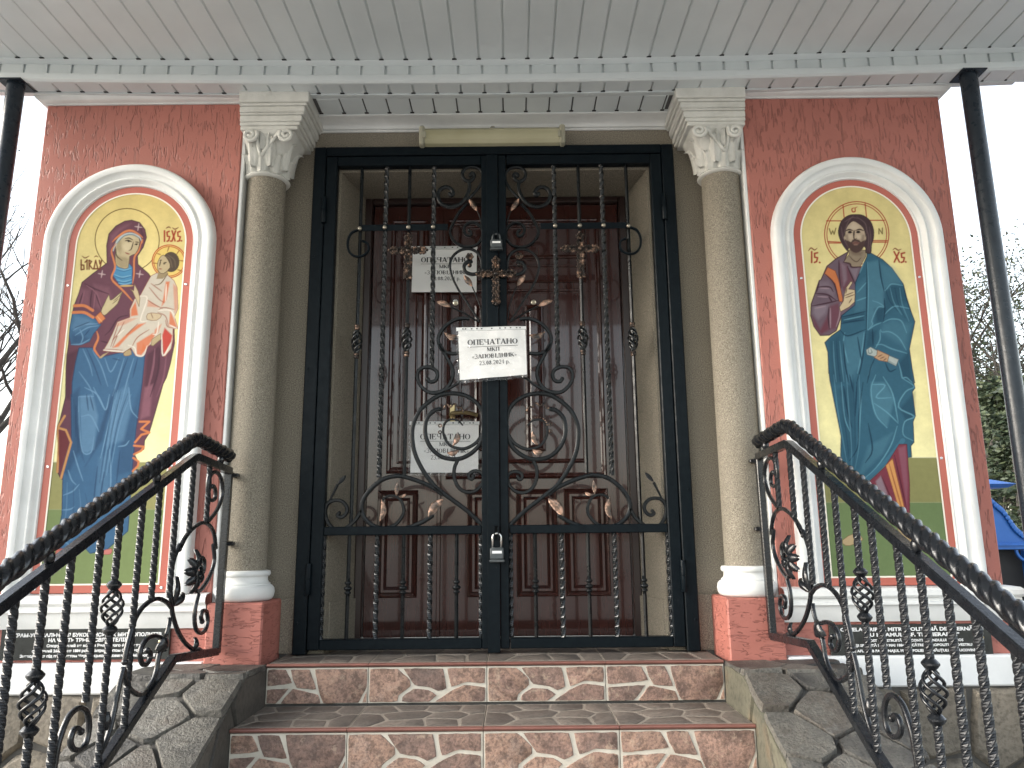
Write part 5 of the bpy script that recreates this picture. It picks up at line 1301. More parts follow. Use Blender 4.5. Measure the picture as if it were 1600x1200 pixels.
def paint_mother(p):
    a1 = lambda *P: zpx((100, 290), 7.273, P); a2 = lambda *P: zpx((80, 440), 6.667, P); a3 = lambda *P: zpx((50, 600), 3.636, P)
    p.ground((226, 203, 132), (252, 246, 188), 722, (160, 157, 104), 796, (131, 148, 98))
    p.circle(a1((718, 620))[0], 365/7.273, 360/7.273, 1.0, (110, 85, 40))
    P = (108, 68, 82); PD = (72, 42, 56); PL = (146, 98, 112); B = (66, 106, 142); BD = (42, 70, 104); BL = (112, 152, 184); O = (216, 132, 84); SK = (196, 180, 144)
    body = a1((770, 393), (690, 405), (590, 460), (510, 550), (485, 680), (490, 880), (330, 1000), (205, 1100))+a2((290, 120), (235, 260), (220, 340), (195, 480), (180, 650), (165, 760), (155, 900), (150, 1200))+a3((160, 200), (140, 255), (150, 340), (140, 490), (165, 540), (230, 540), (560, 500), (572, 498), (606, 450), (582, 400), (636, 370), (640, 320), (665, 280), (700, 160), (745, 0))+a2((1200, 1000), (1240, 860), (1285, 640), (1280, 480), (1150, 100))+a1((1000, 1060), (960, 1000), (840, 895), (835, 800), (900, 700), (937, 590), (920, 500), (860, 420))
    p.fill(body, P, edge=PD, ew=1.2)
    p.fill(a2((1000, 760), (1130, 660), (1130, 900), (1040, 1250), (960, 1250)), PD, .6, 2); p.fill(a2((160, 760), (300, 700), (220, 1000), (200, 1230), (150, 1230)), PD, .55, 2.5)
    p.fill(a3((640, 20), (690, 0), (668, 180), (615, 200)), PL, .8, 2.2); p.line(a2((1080, 700), (1060, 900), (990, 1190)), 2.6, PL, .7); p.line(a2((1130, 700), (1110, 950), (1030, 1200)), 2, PD, .8); p.line(a2((1200, 760), (1170, 1000), (1100, 1200)), 2, PL, .5)
    p.fill(a1((530, 560), (640, 470), (760, 430), (640, 520), (560, 640), (520, 800)), PL, .5, 3); p.fill(a1((860, 450), (915, 560), (905, 640), (870, 540)), PD, .6, 2)
    p.fill(a2((440, 20), (600, 60), (640, 160), (530, 300), (460, 260)), PL, .35, 3); p.fill(a2((300, 60), (400, 90), (400, 250), (260, 230)), PL, .4, 3)
    for q in (((350, 20), (440, 70), (600, 130)), ((430, 80), (412, 180), (408, 290)), ((440, 60), (490, 200), (530, 300)), ((330, 120), (290, 240)), ((560, 560), (620, 500), (700, 380), (800, 350)), ((520, 620), (600, 640))): p.line(a2(*q), 1.6, PD, .85)
    for q in (((370, 40), (470, 120), (520, 260)), ((345, 100), (315, 230)), ((460, 110), (440, 290))): p.line(a2(*q), 1.3, PL, .8)
    # blue dress
    dress = a2((290, 690), (252, 850), (218, 1050), (215, 1200))+a3((222, 60), (225, 330), (175, 520), (170, 740), (148, 850), (118, 932), (190, 940), (300, 930), (330, 962), (420, 945), (545, 835), (562, 600), (568, 495), (590, 260), (625, 0))+a2((975, 770), (900, 700), (500, 792), (430, 690))
    p.fill(dress, B, edge=BD, ew=1.1)
    p.fill(a3((225, 60), (270, 20), (262, 200), (275, 380), (200, 520), (176, 500), (226, 330)), BD, .6, 3); p.fill(a3((560, 180), (620, 10), (592, 250), (566, 500), (480, 520), (500, 360)), BD, .5, 3.5); p.fill(a3((430, 120), (480, 0), (400, 320), (300, 470), (330, 420)), BD, .65, 2)
    p.fill(a3((270, 70), (345, 60), (375, 180), (352, 370), (315, 392), (280, 385)), BL, .55, 2.2); p.fill(a3((470, 60), (545, 0), (560, 140), (520, 320), (420, 350)), BL, .42, 3); p.fill(a3((380, 420), (440, 380), (440, 700), (350, 740)), BL, .25, 4)
    for q in (((265, 75), (268, 220), (285, 380), (335, 388), (352, 300)), ((300, 20), (370, 60), (415, 148)), ((350, 20), (390, 100), (420, 145), (440, 60)), ((265, 72), (350, 70)), ((280, 185), (330, 178), (362, 230), (380, 270)), ((550, 20), (562, 140), (600, 192)), ((490, 355), (530, 348), (552, 322)), ((235, 380), (262, 470), (290, 550)), ((205, 490), (225, 545), (250, 572)), ((178, 632), (230, 610), (268, 570)), ((170, 716), (215, 712), (240, 698)), ((440, 370), (448, 520), (440, 690)), ((470, 90), (430, 250), (390, 420)), ((500, 90), (460, 260), (430, 370)), ((148, 850), (170, 882), (225, 885)), ((130, 920), (190, 900), (215, 925))): p.line(a3(*q), 1.5, BL, .9)
    for q in (((372, 470), (355, 620), (350, 720)), ((310, 60), (320, 150)), ((330, 70), (350, 150)), ((250, 120), (248, 300)), ((410, 500), (380, 700)), ((500, 380), (480, 560))): p.line(a3(*q), 1.6, BD, .8)
    for q in (((330, 700), (400, 860), (430, 980)), ((430, 720), (520, 880), (590, 1090)), ((560, 800), (620, 940), (700, 800)), ((760, 800), (700, 1000), (640, 1190)), ((860, 800), (800, 1000), (750, 1190)), ((290, 940), (390, 1080), (440, 1180))): p.line(a2(*q), 1.4, BL, .75)
    for q in (((370, 700), (450, 880), (520, 1080)), ((640, 800), (720, 820)), ((800, 790), (740, 950), (680, 1150)), ((900, 800), (850, 1000))): p.line(a2(*q), 1.6, BD, .75)
    for k in range(6): p.line(a3((468+k*19, 30+k*6), (440+k*13, 210), (408+k*11, 400), (384+k*13, 560-k*14)), 1.0, BL if k % 2 else BD, .7)
    for k in range(5): p.line(a3((238+k*9, 90+k*24), (250+k*5, 240+k*20), (262+k*9, 390+k*14)), 1.0, BD, .5)
    for k in range(4): p.line(a3((200+k*34, 560+k*20), (196+k*40, 700), (178+k*44, 840)), 1.2, BD if k % 2 else BL, .45)
    # arm
    sl = a2((222, 335), (340, 335), (440, 372), (520, 450), (440, 545), (400, 625), (310, 660), (208, 660), (188, 560), (200, 440)); p.fill(sl, B, edge=BD)
    p.fill(a2((240, 350), (380, 380), (450, 430), (330, 480), (250, 520), (210, 480)), BL, .4, 3); p.fill(a2((220, 560), (330, 560), (390, 600), (300, 650), (210, 650)), BD, .5, 3)
    for q in (((230, 510), (330, 450), (480, 440)), ((250, 560), (380, 480), (490, 460)), ((300, 500), (330, 580), (310, 640)), ((210, 655), (310, 650), (400, 600))): p.line(a2(*q), 1.4, BL, .9)
    for q in (((250, 480), (400, 420)), ((350, 560), (400, 500))): p.line(a2(*q), 1.4, BD, .8)
    for q in (((240, 252), (345, 252), (432, 300)), ((226, 322), (345, 322), (436, 372))): p.line(a2(*q), 3.4, O, 1, 4, False)
    p.fill(a2((455, 370), (515, 315), (565, 385), (500, 440)), O, edge=(150, 80, 50)); p.line(a2((480, 360), (530, 420)), 1, (240, 180, 120), .8)
    p.fill(a2((520, 310), (555, 230), (600, 138), (612, 188), (645, 182), (742, 100), (720, 150), (690, 230), (610, 305), (555, 352)), (206, 190, 150), 1, .6, 2, (100, 84, 56)); p.line(a2((650, 200), (700, 160), (735, 112)), .9, (120, 105, 75)); p.line(a2((640, 230), (700, 180)), .9, (120, 105, 75))
    # neck cloth, face
    p.fill(a1((590, 905), (740, 885), (778, 930), (772, 1120), (640, 1135), (555, 1022)), (78, 140, 180), edge=BD)
    for q in (((570, 1010), (660, 1040), (760, 1020)), ((600, 940), (680, 960), (760, 940)), ((600, 1070), (680, 1090), (765, 1070)), ((620, 1110), (700, 1120), (770, 1100))): p.line(a1(*q), 1, (130, 180, 208), .9); p.line([(x, y+1.8) for x, y in a1(*q)], .9, (45, 90, 130), .7)
    p.fill(a1((588, 720), (585, 640), (640, 575), (740, 552), (850, 590), (852, 690), (810, 775), (745, 805), (728, 935), (650, 935), (590, 895), (585, 790)), SK, 1, .6, 2, (95, 82, 58))
    p.fill(a1((590, 780), (640, 800), (700, 815), (735, 830), (728, 935), (650, 935), (590, 895)), (146, 130, 98), .6, 2); p.fill(a1((600, 640), (640, 600), (660, 700), (640, 780), (595, 720)), (146, 130, 98), .55, 2); p.fill(a1((700, 640), (780, 650), (740, 750), (690, 740), (660, 690)), (222, 206, 172), .6, 2.5); p.fill(a1((660, 580), (740, 562), (820, 600), (740, 610)), (222, 206, 172), .55, 2)
    for q, w in ((((695, 602), (740, 596), (782, 618)), 1.2), (((812, 640), (850, 645)), 1.1), (((695, 628), (730, 622), (770, 640)), 1.4), (((805, 668), (840, 662)), 1.4), (((788, 640), (765, 720), (738, 738)), 1.1), (((590, 720), (600, 800), (660, 850)), 1)): p.line(a1(*q), w, (66, 50, 38))
    p.line(a1((698, 762), (720, 772), (745, 778)), 1.5, (150, 88, 76)); p.line(a1((725, 630), (745, 634)), 2.2, (45, 34, 28)); p.line(a1((815, 668), (830, 670)), 2, (45, 34, 28))
    p.line(a1((560, 740), (575, 690), (640, 590), (745, 545), (850, 578), (885, 640)), 2.6, (186, 196, 196)); p.line(a1((600, 660), (680, 575), (780, 558), (860, 600)), 1, (110, 130, 140))
    p.line(a1((550, 640), (600, 590), (700, 522), (775, 515), (850, 555), (893, 590)), 2.6, O); p.line(a1((893, 610), (880, 660)), 2, O)
    p.line(a1((590, 660), (540, 740), (560, 830), (580, 930), (540, 1050), (600, 1120), (650, 1165)), 2, O); p.line(a1((880, 640), (850, 740), (800, 820), (795, 1000), (780, 1110)), 2, O)
    p.line(a2((640, 0), (740, 85), (845, 200)), 2, O); p.line(a2((475, 520), (490, 590), (450, 690), (470, 740), (510, 792)), 2.6, O); p.line(a2((715, 45), (850, 42)), 2.2, (205, 170, 110))
    for c in ((845, 470), (430, 1005), (860, 1005)):
        for d in ((40, 6), (-6, 40)): p.line(a1((c[0]-d[0], c[1]-d[1]), (c[0]+d[0], c[1]+d[1])), 1.1, (205, 180, 180), .9, 0)
    # child
    c = a1((1195, 860))[0]; 
    p.fill([(c[0]+26*math.cos(k*.2618), c[1]+25*math.sin(k*.2618)) for k in range(24)], (236, 206, 116), .9)
    p.circle(c, 26.5, 25.5, 1.1, (190, 70, 45)); p.circle(c, 24, 23, .8, (190, 70, 45))
    for q in (((1175, 750), (1195, 690)), ((1280, 780), (1310, 735)), ((1305, 850), (1385, 860)), ((1290, 955), (1340, 970)), ((1010, 880), (1065, 885)), ((1055, 770), (1100, 785))): p.line(a1(*q), 1, (150, 90, 50), 1, 0)
    gm = (210, 200, 184); go = (216, 116, 70)
    main = a2((1000, 10), (1040, -60), (1100, -90), (1200, -80), (1280, -10), (1312, 60), (1322, 280), (1285, 365), (1322, 490), (1268, 492), (1268, 600), (1248, 700), (1180, 785), (1155, 600), (1060, 640), (1000, 680), (960, 772), (880, 772), (830, 690), (750, 742), (540, 722), (590, 640), (640, 540), (690, 420), (820, 372), (818, 290), (868, 180), (930, 140)); p.fill(main, gm, 1, .6, 0, (150, 70, 50))
    for q, cc, al in ((((1195, 0), (1235, 0), (1200, 190), (1150, 260), (1175, 130)), go, .9), (((832, 290), (880, 205), (905, 350), (830, 362)), go, .9), (((930, 160), (1010, 170), (940, 380), (915, 400)), gm, 1), (((905, 445), (985, 430), (810, 560), (700, 680), (640, 690), (760, 570)), go, .9), (((890, 640), (1060, 535), (1082, 560), (990, 700), (940, 765), (890, 760)), go, .85), (((1182, 480), (1262, 560), (1250, 625), (1175, 770), (1152, 570)), (196, 62, 52), .95), (((1240, 300), (1295, 430), (1312, 482), (1225, 460)), go, .85), (((690, 430), (800, 385), (900, 380), (760, 450), (680, 470)), go, .45), (((1010, 190), (1130, 270), (1000, 260)), go, .5), (((990, 700), (930, 760), (960, 640)), go, .6), (((1080, 500), (1150, 440), (1110, 540), (1070, 550)), go, .7), (((1270, 20), (1312, 60), (1315, 280), (1285, 330)), go, .55)): p.fill(a2(*q), cc, al, 1.2)
    for q in (((1020, 60), (1120, 180), (1180, 220)), ((1040, 20), (1150, 100)), ((1000, 190), (1080, 240), (1160, 280)), ((700, 440), (660, 560), (620, 680)), ((760, 420), (690, 560), (640, 680)), ((900, 440), (780, 560)), ((1110, 300), (1170, 270), (1280, 290)), ((1190, 400), (1215, 470), (1310, 485)), ((560, 705), (740, 715)), ((640, 610), (700, 540)), ((840, 680), (900, 580), (1020, 500)), ((1110, 320), (1190, 360), (1220, 460))): p.line(a2(*q), 1, (150, 78, 58), .85)
    for q in (((930, 150), (1000, 175), (930, 400), (1000, 410)), ((545, 712), (750, 728)), ((800, 660), (870, 690), (890, 765), (960, 768), (1000, 670)), ((1152, 560), (1165, 770), (1250, 640)), ((1200, 30), (1190, 200)), ((690, 560), (760, 500)), ((1060, 550), (1100, 540), (1120, 420)), ((1230, 450), (1310, 490)), ((1290, 380), (1240, 300), (1110, 300))): p.line(a2(*q), 1.4, (240, 230, 216), .95)
    p.fill(a1((1080, 960), (1170, 950), (1185, 1010), (1120, 1060), (1050, 1060)), (160, 142, 110)); p.line(a1((1180, 1000), (1100, 1110), (1030, 1130)), 1, (110, 85, 60))
    h = a1((1215, 868))[0]; p.fill([(h[0]+13*math.cos(k*.3142), h[1]+15.5*math.sin(k*.3142)) for k in range(20)], (88, 74, 62), edge=(60, 48, 40)); p.line(a1((1130, 800), (1200, 830), (1230, 930)), 1.2, (120, 104, 88), .8); p.line(a1((1170, 780), (1250, 840), (1270, 930)), 1.2, (120, 104, 88), .6)
    p.fill(a1((1082, 830), (1130, 788), (1185, 850), (1205, 930), (1130, 1000), (1075, 975), (1060, 905)), (196, 178, 142), 1, .6, 2, (80, 62, 44))
    for q in (((1090, 850), (1110, 846)), ((1130, 880), (1165, 872)), ((1100, 850), (1085, 915)), ((1130, 890), (1150, 888))): p.line(a1(*q), 1.1, (60, 46, 36))
    p.line(a1((1080, 945), (1110, 948)), 1.2, (150, 80, 70))
    p.fill(a2((868, 28), (905, 100), (925, 175), (915, 260), (880, 175), (850, 105), (822, 78), (860, 95)), (206, 186, 150), 1, .6, 0, (110, 80, 60)); p.fill(a2((1005, 335), (1080, 328), (1150, 348), (1100, 402), (1000, 395)), (208, 188, 156), 1, .6, 2, (130, 95, 70)); p.line(a2((1040, 330), (1060, 380)), .8, (130, 95, 70))
    p.fill(a2((540, 758), (605, 730), (520, 800), (495, 795)), (180, 158, 120)); p.fill(a2((755, 745), (820, 702), (835, 760), (770, 775)), (180, 158, 120), 1, .6, 2, (120, 90, 65))
    p.fill(a2((1050, 600), (1140, 540), (1140, 600), (1060, 670), (1040, 660)), (190, 172, 134), 1, .6, 0, (130, 105, 75))
    # trims
    for q in (((612, 214), (666, 214), (620, 256), (668, 276), (622, 288), (585, 332)), ((580, 350), (636, 356), (620, 380), (580, 400)), ((576, 420), (606, 440), (602, 465), (573, 495))): p.line(a3(*q), 2.4, O, 1, 0, False)
    for q in (((186, 182), (146, 248), (192, 262), (222, 332), (165, 535)), ((146, 255), (152, 340), (144, 500))): p.line(a3(*q), 2.6, (206, 150, 96), 1, 0, False)
    p.fill(a3((150, 260), (188, 268), (212, 330), (160, 500), (150, 400)), (112, 52, 56), .9, 1)
    p.fill(a3((137, 938), (192, 934), (150, 985), (130, 985)), (190, 112, 100), 1, .6, 0, (120, 60, 55)); p.fill(a3((398, 950), (452, 935), (448, 965), (410, 968)), (204, 128, 120), 1, .6, 2, (140, 70, 65))
    # inscriptions
    RD = (168, 60, 40)
    for q in (((1142, 515), (1142, 632)), ((1195, 520), (1170, 530), (1175, 575), (1200, 580), (1190, 625), (1172, 632)), ((1228, 515), (1262, 628)), ((1268, 515), (1228, 628)), ((1320, 520), (1292, 530), (1296, 575), (1322, 582), (1310, 628), (1290, 632)), ((1212, 630), (1216, 632)), ((1332, 626), (1336, 628))): p.line(a1(*q), 1.9, RD, 1, 0, False)
    for q in (((1232, 478), (1262, 495), (1300, 476)), ((1160, 485), (1190, 470), (1212, 482))): p.line(a1(*q), 1.3, (120, 60, 40), 1, 3)
    RD = (120, 66, 36)
    for q in (((195, 845), (195, 955)), ((195, 900), (225, 905), (228, 950), (200, 955)), ((262, 845), (262, 950)), ((240, 870), (262, 850)), ((285, 850), (285, 950)), ((288, 850), (312, 862), (290, 900), (314, 935)), ((340, 945), (360, 850), (385, 945)), ((325, 945), (395, 945)), ((402, 850), (408, 890), (428, 850), (405, 950))): p.line(a1(*q), 1.7, RD, 1, 0, False)
    for q in (((205, 800), (240, 822), (285, 800)), ((345, 812), (365, 800), (388, 812))): p.line(a1(*q), 1.2, RD, 1, 3)
def paint_man(p):
    a4 = lambda *P: zpx((1240, 280), 7.5, P); a5 = lambda *P: zpx((1240, 400), 6, P); a6 = lambda *P: zpx((1240, 580), 3.4286, P)
    p.ground((228, 211, 146), (248, 240, 182), 715, (148, 146, 96), 785, (116, 136, 92))
    RD = (176, 62, 44); c = a4((740, 645))[0]
    p.circle(c, 377/7.5, 382/7.5, 1.1, RD); p.circle(c, 350/7.5, 356/7.5, .9, RD)
    for q in (((580, 312), (592, 445)), ((838, 290), (858, 475)), ((388, 488), (560, 488)), ((880, 482), (1062, 482)), ((402, 730), (548, 738)), ((410, 748), (552, 748)), ((930, 720), (1098, 720)), ((930, 738), (1092, 738))): p.line(a4(*q), 1.1, RD, 1, 0, False)
    for q in (((720, 335), (685, 345), (690, 380), (720, 378), (722, 340), (745, 325)),): p.line(a4(*q), 1.4, RD, 1, 3)
    for q in (((418, 580), (440, 645), (458, 605), (475, 645), (495, 575)), ((1000, 640), (1000, 580), (1040, 640), (1040, 572))): p.line(a4(*q), 1.1, (110, 90, 50), 1, 0, False)
    T = (112, 94, 106); TD = (68, 38, 50); TL = (150, 136, 148); B = (56, 100, 122); BD = (28, 60, 82); BL = (104, 156, 176); H = (74, 56, 60)
    # tunic with the sleeve
    tun = a4((640, 850), (500, 930), (390, 1020), (320, 1180))+a5((240, 230), (200, 350), (165, 450), (160, 560), (190, 660), (250, 745), (335, 742), (400, 700), (450, 560), (570, 480), (600, 250), (640, 110), (480, 40)); p.fill(tun, T, edge=TD, ew=1.2)
    p.fill(a5((175, 560), (250, 690), (320, 560), (335, 690), (260, 735), (195, 660)), (112, 48, 62), .7, 2.5); p.fill(a5((340, 470), (420, 440), (440, 540), (400, 680), (345, 690)), (116, 56, 70), .6, 2.5); p.fill(a5((190, 470), (330, 455), (300, 540), (230, 600), (180, 540)), TL, .6, 3)
    p.fill(a5((240, 240), (330, 240), (380, 330), (380, 400), (300, 340), (220, 330)), TL, .35, 3); p.fill(a5((430, 60), (500, 80), (560, 240), (470, 330), (440, 250)), (110, 62, 74), .7, 2); p.fill(a5((440, 60), (490, 90), (500, 220), (470, 280)), TL, .5, 2); p.fill(a5((520, 110), (610, 110), (580, 220)), TL, .5, 2)
    p.fill(a5((320, 105), (390, 140), (420, 220), (460, 400), (455, 430), (425, 425), (390, 260), (290, 165)), (206, 124, 78), 1, .7, 0, (120, 60, 40))
    for q in (((220, 292), (335, 290), (372, 335)), ((208, 352), (315, 362), (395, 412)), ((175, 468), (300, 445), (425, 415)), ((330, 480), (325, 580), (335, 685)), ((425, 40), (428, 180), (445, 300)), ((505, 100), (540, 180), (575, 260)), ((300, 170), (380, 260), (425, 420)), ((240, 240), (215, 340)), ((330, 380), (360, 430))): p.line(a5(*q), 1.6, TD, .95)
    for q in (((250, 300), (330, 305)), ((225, 380), (320, 385)), ((200, 490), (300, 470)), ((440, 440), (430, 560), (400, 660)), ((345, 490), (345, 670))): p.line(a5(*q), 1.3, (176, 150, 160), .7)
    # cloak
    ck = a4((855, 835), (930, 880), (1040, 940), (1150, 1040), (1250, 1180))+a5((1028, 262), (1060, 400), (1100, 520), (1137, 615), (1085, 870), (1110, 1050), (1135, 1190))+a6((640, 50), (650, 90), (636, 110), (652, 240), (640, 270), (645, 380), (628, 400), (632, 460), (610, 462), (605, 392), (565, 392), (500, 490), (345, 640), (310, 600), (265, 545), (270, 500), (252, 465), (255, 350), (225, 200), (195, 50), (190, 0))+a5((330, 1100), (322, 900), (293, 812), (355, 750), (440, 690), (450, 560), (575, 460), (580, 250), (640, 110), (690, 0)); p.fill(ck, B, edge=BD, ew=1.2)
    p.fill(a5((690, 60), (790, 40), (850, 330), (850, 475), (790, 480), (740, 600), (745, 640), (700, 690)), BL, .33, 2.5); p.fill(a5((800, 60), (940, 100), (1020, 250), (920, 262), (850, 330)), BL, .28, 4); p.fill(a5((850, 340), (920, 270), (1020, 280), (1060, 420), (940, 480), (850, 560)), BD, .35, 4); p.fill(a5((760, 500), (850, 480), (840, 620), (780, 620)), BD, .55, 3); p.fill(a5((830, 640), (930, 600), (1100, 640), (1050, 860), (820, 720)), BL, .22, 4); p.fill(a5((450, 580), (670, 520), (660, 600), (460, 630)), BD, .5, 2.5); p.fill(a5((580, 300), (680, 200), (690, 500), (570, 540)), BL, .18, 4)
    p.fill(a5((480, 760), (660, 710), (640, 1000), (520, 1190), (470, 1000)), BL, .25, 4); p.fill(a5((330, 800), (440, 720), (470, 1000), (480, 1190), (350, 1190)), BD, .4, 5); p.fill(a5((700, 700), (780, 700), (750, 850), (680, 860)), BD, .45, 3); p.fill(a5((980, 1000), (1080, 900), (1120, 1190), (1020, 1140)), BD, .55, 3)
    p.fill(a6((415, 60), (490, 60), (540, 150), (500, 300), (440, 240), (412, 130)), BL, .35, 2.5); p.fill(a6((570, 200), (650, 110), (650, 240), (600, 270)), BD, .5, 2.5); p.fill(a6((240, 100), (330, 60), (330, 400), (280, 480), (256, 340)), BD, .35, 4); p.fill(a6((400, 400), (530, 330), (480, 440), (340, 580)), BL, .25, 3)
    for q in (((850, 552), (900, 500), (960, 470), (1085, 492)), ((838, 625), (880, 602), (930, 590), (1010, 610), (1060, 720)), ((815, 690), (830, 712), (905, 712), (990, 770), (1055, 880)), ((775, 835), (830, 830), (920, 870), (1062, 912)), ((850, 332), (880, 300), (920, 262), (1022, 276)), ((980, 985), (1005, 1080), (1020, 1140), (1060, 1140), (1110, 1185)), ((740, 420), (800, 440), (848, 478), (790, 482), (735, 600), (740, 640), (700, 692)), ((690, 60), (700, 300), (692, 690)), ((700, 692), (760, 650), (820, 625)), ((770, 860), (810, 780), (810, 700)), ((480, 720), (470, 820), (510, 1000)), ((660, 720), (640, 900), (600, 1100)), ((740, 1010), (700, 1120)), ((620, 160), (660, 60)), ((600, 340), (680, 250)), ((470, 600), (660, 560)), ((590, 420), (690, 385))): p.line(a5(*q), 1.3, BL, .85)
    for q in (((685, 60), (688, 300), (682, 690)), ((440, 700), (508, 748), (672, 690)), ((470, 800), (480, 1000), (520, 1190)), ((600, 760), (640, 1000)), ((680, 700), (640, 1000), (590, 1195)), ((800, 40), (820, 200), (850, 335)), ((450, 572), (560, 548), (670, 520)), ((450, 632), (560, 612), (660, 600)), ((740, 690), (745, 840)), ((1030, 280), (1060, 400), (1100, 520)), ((850, 400), (855, 520), (840, 610)), ((760, 960), (720, 1060), (690, 1190)), ((860, 1000), (900, 1080), (960, 1060))): p.line(a5(*q), 1.7, BD, .9)
    for q in (((420, 72), (490, 76), (442, 140), (522, 142)), ((432, 172), (500, 220), (560, 278)), ((580, 36), (646, 82), (600, 110), (562, 192), (646, 242), (596, 270), (588, 340), (640, 372)), ((555, 295), (520, 400), (440, 520), (335, 610)), ((440, 20), (415, 100), (440, 230), (500, 302)), ((480, 30), (530, 120), (560, 270)), ((365, 110), (345, 390)), ((255, 60), (272, 240), (300, 320))): p.line(a6(*q), 1.4, BL, .9)
    for q in (((372, 60), (350, 240), (345, 400), (300, 480)), ((268, 80), (290, 220), (312, 300)), ((400, 280), (422, 420), (385, 490)), ((340, 60), (330, 240)), ((300, 20), (320, 110)), ((566, 392), (500, 490), (350, 632))): p.line(a6(*q), 1.8, BD, .9)
    for k in range(5): p.line(a6((215+k*34, 20), (236+k*30, 210), (270+k*20, 400), (290+k*10, 520)), 1.3, BD if k % 2 else BL, .45)
    for k in range(4): p.line(a5((860+k*45, 300), (900+k*40, 420+k*12), (980+k*34, 520+k*30)), 1.2, BL if k % 2 else BD, .5)
    for k in range(4): p.line(a5((372+k*30, 800), (380+k*34, 980), (400+k*36, 1180)), 1.4, BD if k % 2 else BL, .5)
    p.line(a6((585, 372), (520, 455), (420, 560), (340, 622)), 6, (70, 120, 144), .8, 4, False)
    # tunic hem and feet
    p.fill(a6((540, 790), (592, 772), (620, 830), (657, 900), (650, 942), (600, 905), (560, 850)), (186, 164, 124), 1, .6, 2, (120, 90, 65)); p.fill(a6((262, 905), (330, 868), (372, 900), (330, 925), (280, 935)), (190, 168, 130), 1, .6, 2, (120, 90, 65)); p.line(a6((620, 905), (640, 880)), .9, (130, 100, 75)); p.line(a6((600, 830), (630, 890)), 1, (150, 125, 95))
    p.fill(a6((565, 392), (606, 392), (622, 600), (622, 768), (585, 772), (532, 798), (490, 775), (440, 742), (352, 640), (490, 512)), (132, 62, 76), 1, .6, 0, (84, 34, 48))
    p.fill(a6((440, 590), (468, 560), (535, 750), (490, 770)), (156, 138, 148), .85, 1.5); p.fill(a6((385, 640), (405, 620), (440, 730), (425, 720)), (150, 120, 132), .8, 1.2); p.fill(a6((560, 410), (600, 400), (612, 600), (608, 740)), (150, 96, 112), .7, 1.5); p.fill(a6((494, 505), (530, 468), (602, 765), (572, 765)), (222, 160, 98), 1, .7, 0, (140, 70, 50)); p.line(a6((512, 495), (588, 765)), 1, (160, 90, 60))
    for q in (((470, 560), (560, 770)), ((415, 600), (470, 760)), ((540, 450), (606, 740))): p.line(a6(*q), 1.3, (84, 34, 48), .9)
    # neck, head
    SK = (192, 172, 148)
    p.fill(a4((648, 830), (840, 830), (848, 900), (780, 1025), (690, 1030), (640, 990), (585, 972), (650, 880)), (150, 134, 114), 1, .6, 0, (70, 45, 45)); p.line(a4((655, 900), (700, 950), (745, 965), (790, 920)), 1.2, (104, 86, 72)); p.fill(a4((660, 850), (820, 850), (790, 900), (690, 890)), (112, 94, 80), .6, 2)
    p.line(a4((585, 972), (660, 990), (680, 1030), (780, 1030)), 1.5, TD)
    hr = a4((732, 412), (640, 425), (560, 490), (524, 600), (535, 680), (575, 770), (640, 850), (655, 800), (830, 790), (845, 860), (905, 865), (915, 770), (938, 690), (938, 590), (900, 490), (820, 425)); p.fill(hr, H, 1, .6, 3, (46, 32, 36))
    p.fill(a4((603, 650), (620, 570), (660, 515), (702, 492), (760, 520), (815, 570), (842, 650), (835, 720), (795, 800), (660, 800), (615, 720)), SK, 1, .6, 2, (80, 62, 56))
    p.fill(a4((605, 650), (640, 640), (650, 720), (660, 790), (620, 730)), (120, 104, 90), .6, 2); p.fill(a4((790, 640), (835, 650), (830, 720), (795, 780), (780, 700)), (120, 104, 90), .6, 2); p.fill(a4((650, 560), (702, 505), (770, 550), (760, 590), (670, 590)), (214, 196, 172), .6, 2.5); p.fill(a4((640, 650), (690, 650), (690, 700), (650, 700)), (212, 194, 170), .6, 2); p.fill(a4((740, 650), (800, 650), (790, 700), (740, 700)), (212, 194, 170), .6, 2)
    p.fill(a4((615, 715), (670, 735), (690, 710), (720, 702), (770, 712), (790, 735), (832, 715), (825, 790), (790, 840), (735, 865), (680, 845), (640, 795)), (84, 64, 60), 1, .9, 2); p.fill(a4((690, 745), (720, 728), (770, 745), (745, 775), (710, 775)), (150, 116, 104), .8, 1); p.line(a4((695, 752), (730, 746), (765, 752)), 1.3, (110, 66, 62))
    for q, w in ((((610, 606), (650, 590), (694, 602)), 1.5), (((728, 600), (775, 588), (822, 604)), 1.5), (((638, 622), (660, 612), (684, 624)), 1.2), (((736, 622), (760, 612), (782, 622)), 1.2), (((714, 600), (706, 680), (716, 702), (738, 696)), 1.2), (((705, 605), (700, 660)), .8)): p.line(a4(*q), w, (52, 36, 34))
    for e in (((652, 622), (666, 622)), ((750, 620), (764, 620))): p.line(a4(*e), 2.6, (36, 26, 26), 1, 0, False)
    p.fill(a4((585, 690), (600, 660), (612, 700), (600, 715)), SK, .9); p.fill(a4((832, 690), (848, 665), (850, 700), (838, 718)), SK, .9)
    for q in (((560, 560), (580, 680), (640, 800)), ((600, 500), (680, 450), (760, 460)), ((700, 430), (640, 500), (590, 640)), ((850, 560), (880, 680), (870, 840)), ((890, 560), (905, 700), (890, 850)), ((740, 440), (840, 520), (860, 640))): p.line(a4(*q), 1.2, (112, 92, 94), .7)
    # hands and scroll
    p.fill(a5((430, 480), (468, 420), (476, 360), (492, 298), (538, 236), (552, 250), (515, 310), (572, 318), (576, 360), (572, 430), (520, 478), (440, 522)), (214, 194, 158), 1, .6, 0, (90, 60, 46))
    for q in (((480, 372), (560, 340)), ((485, 392), (570, 362)), ((500, 300), (490, 350)), ((520, 440), (545, 400))): p.line(a5(*q), 1, (110, 80, 62))
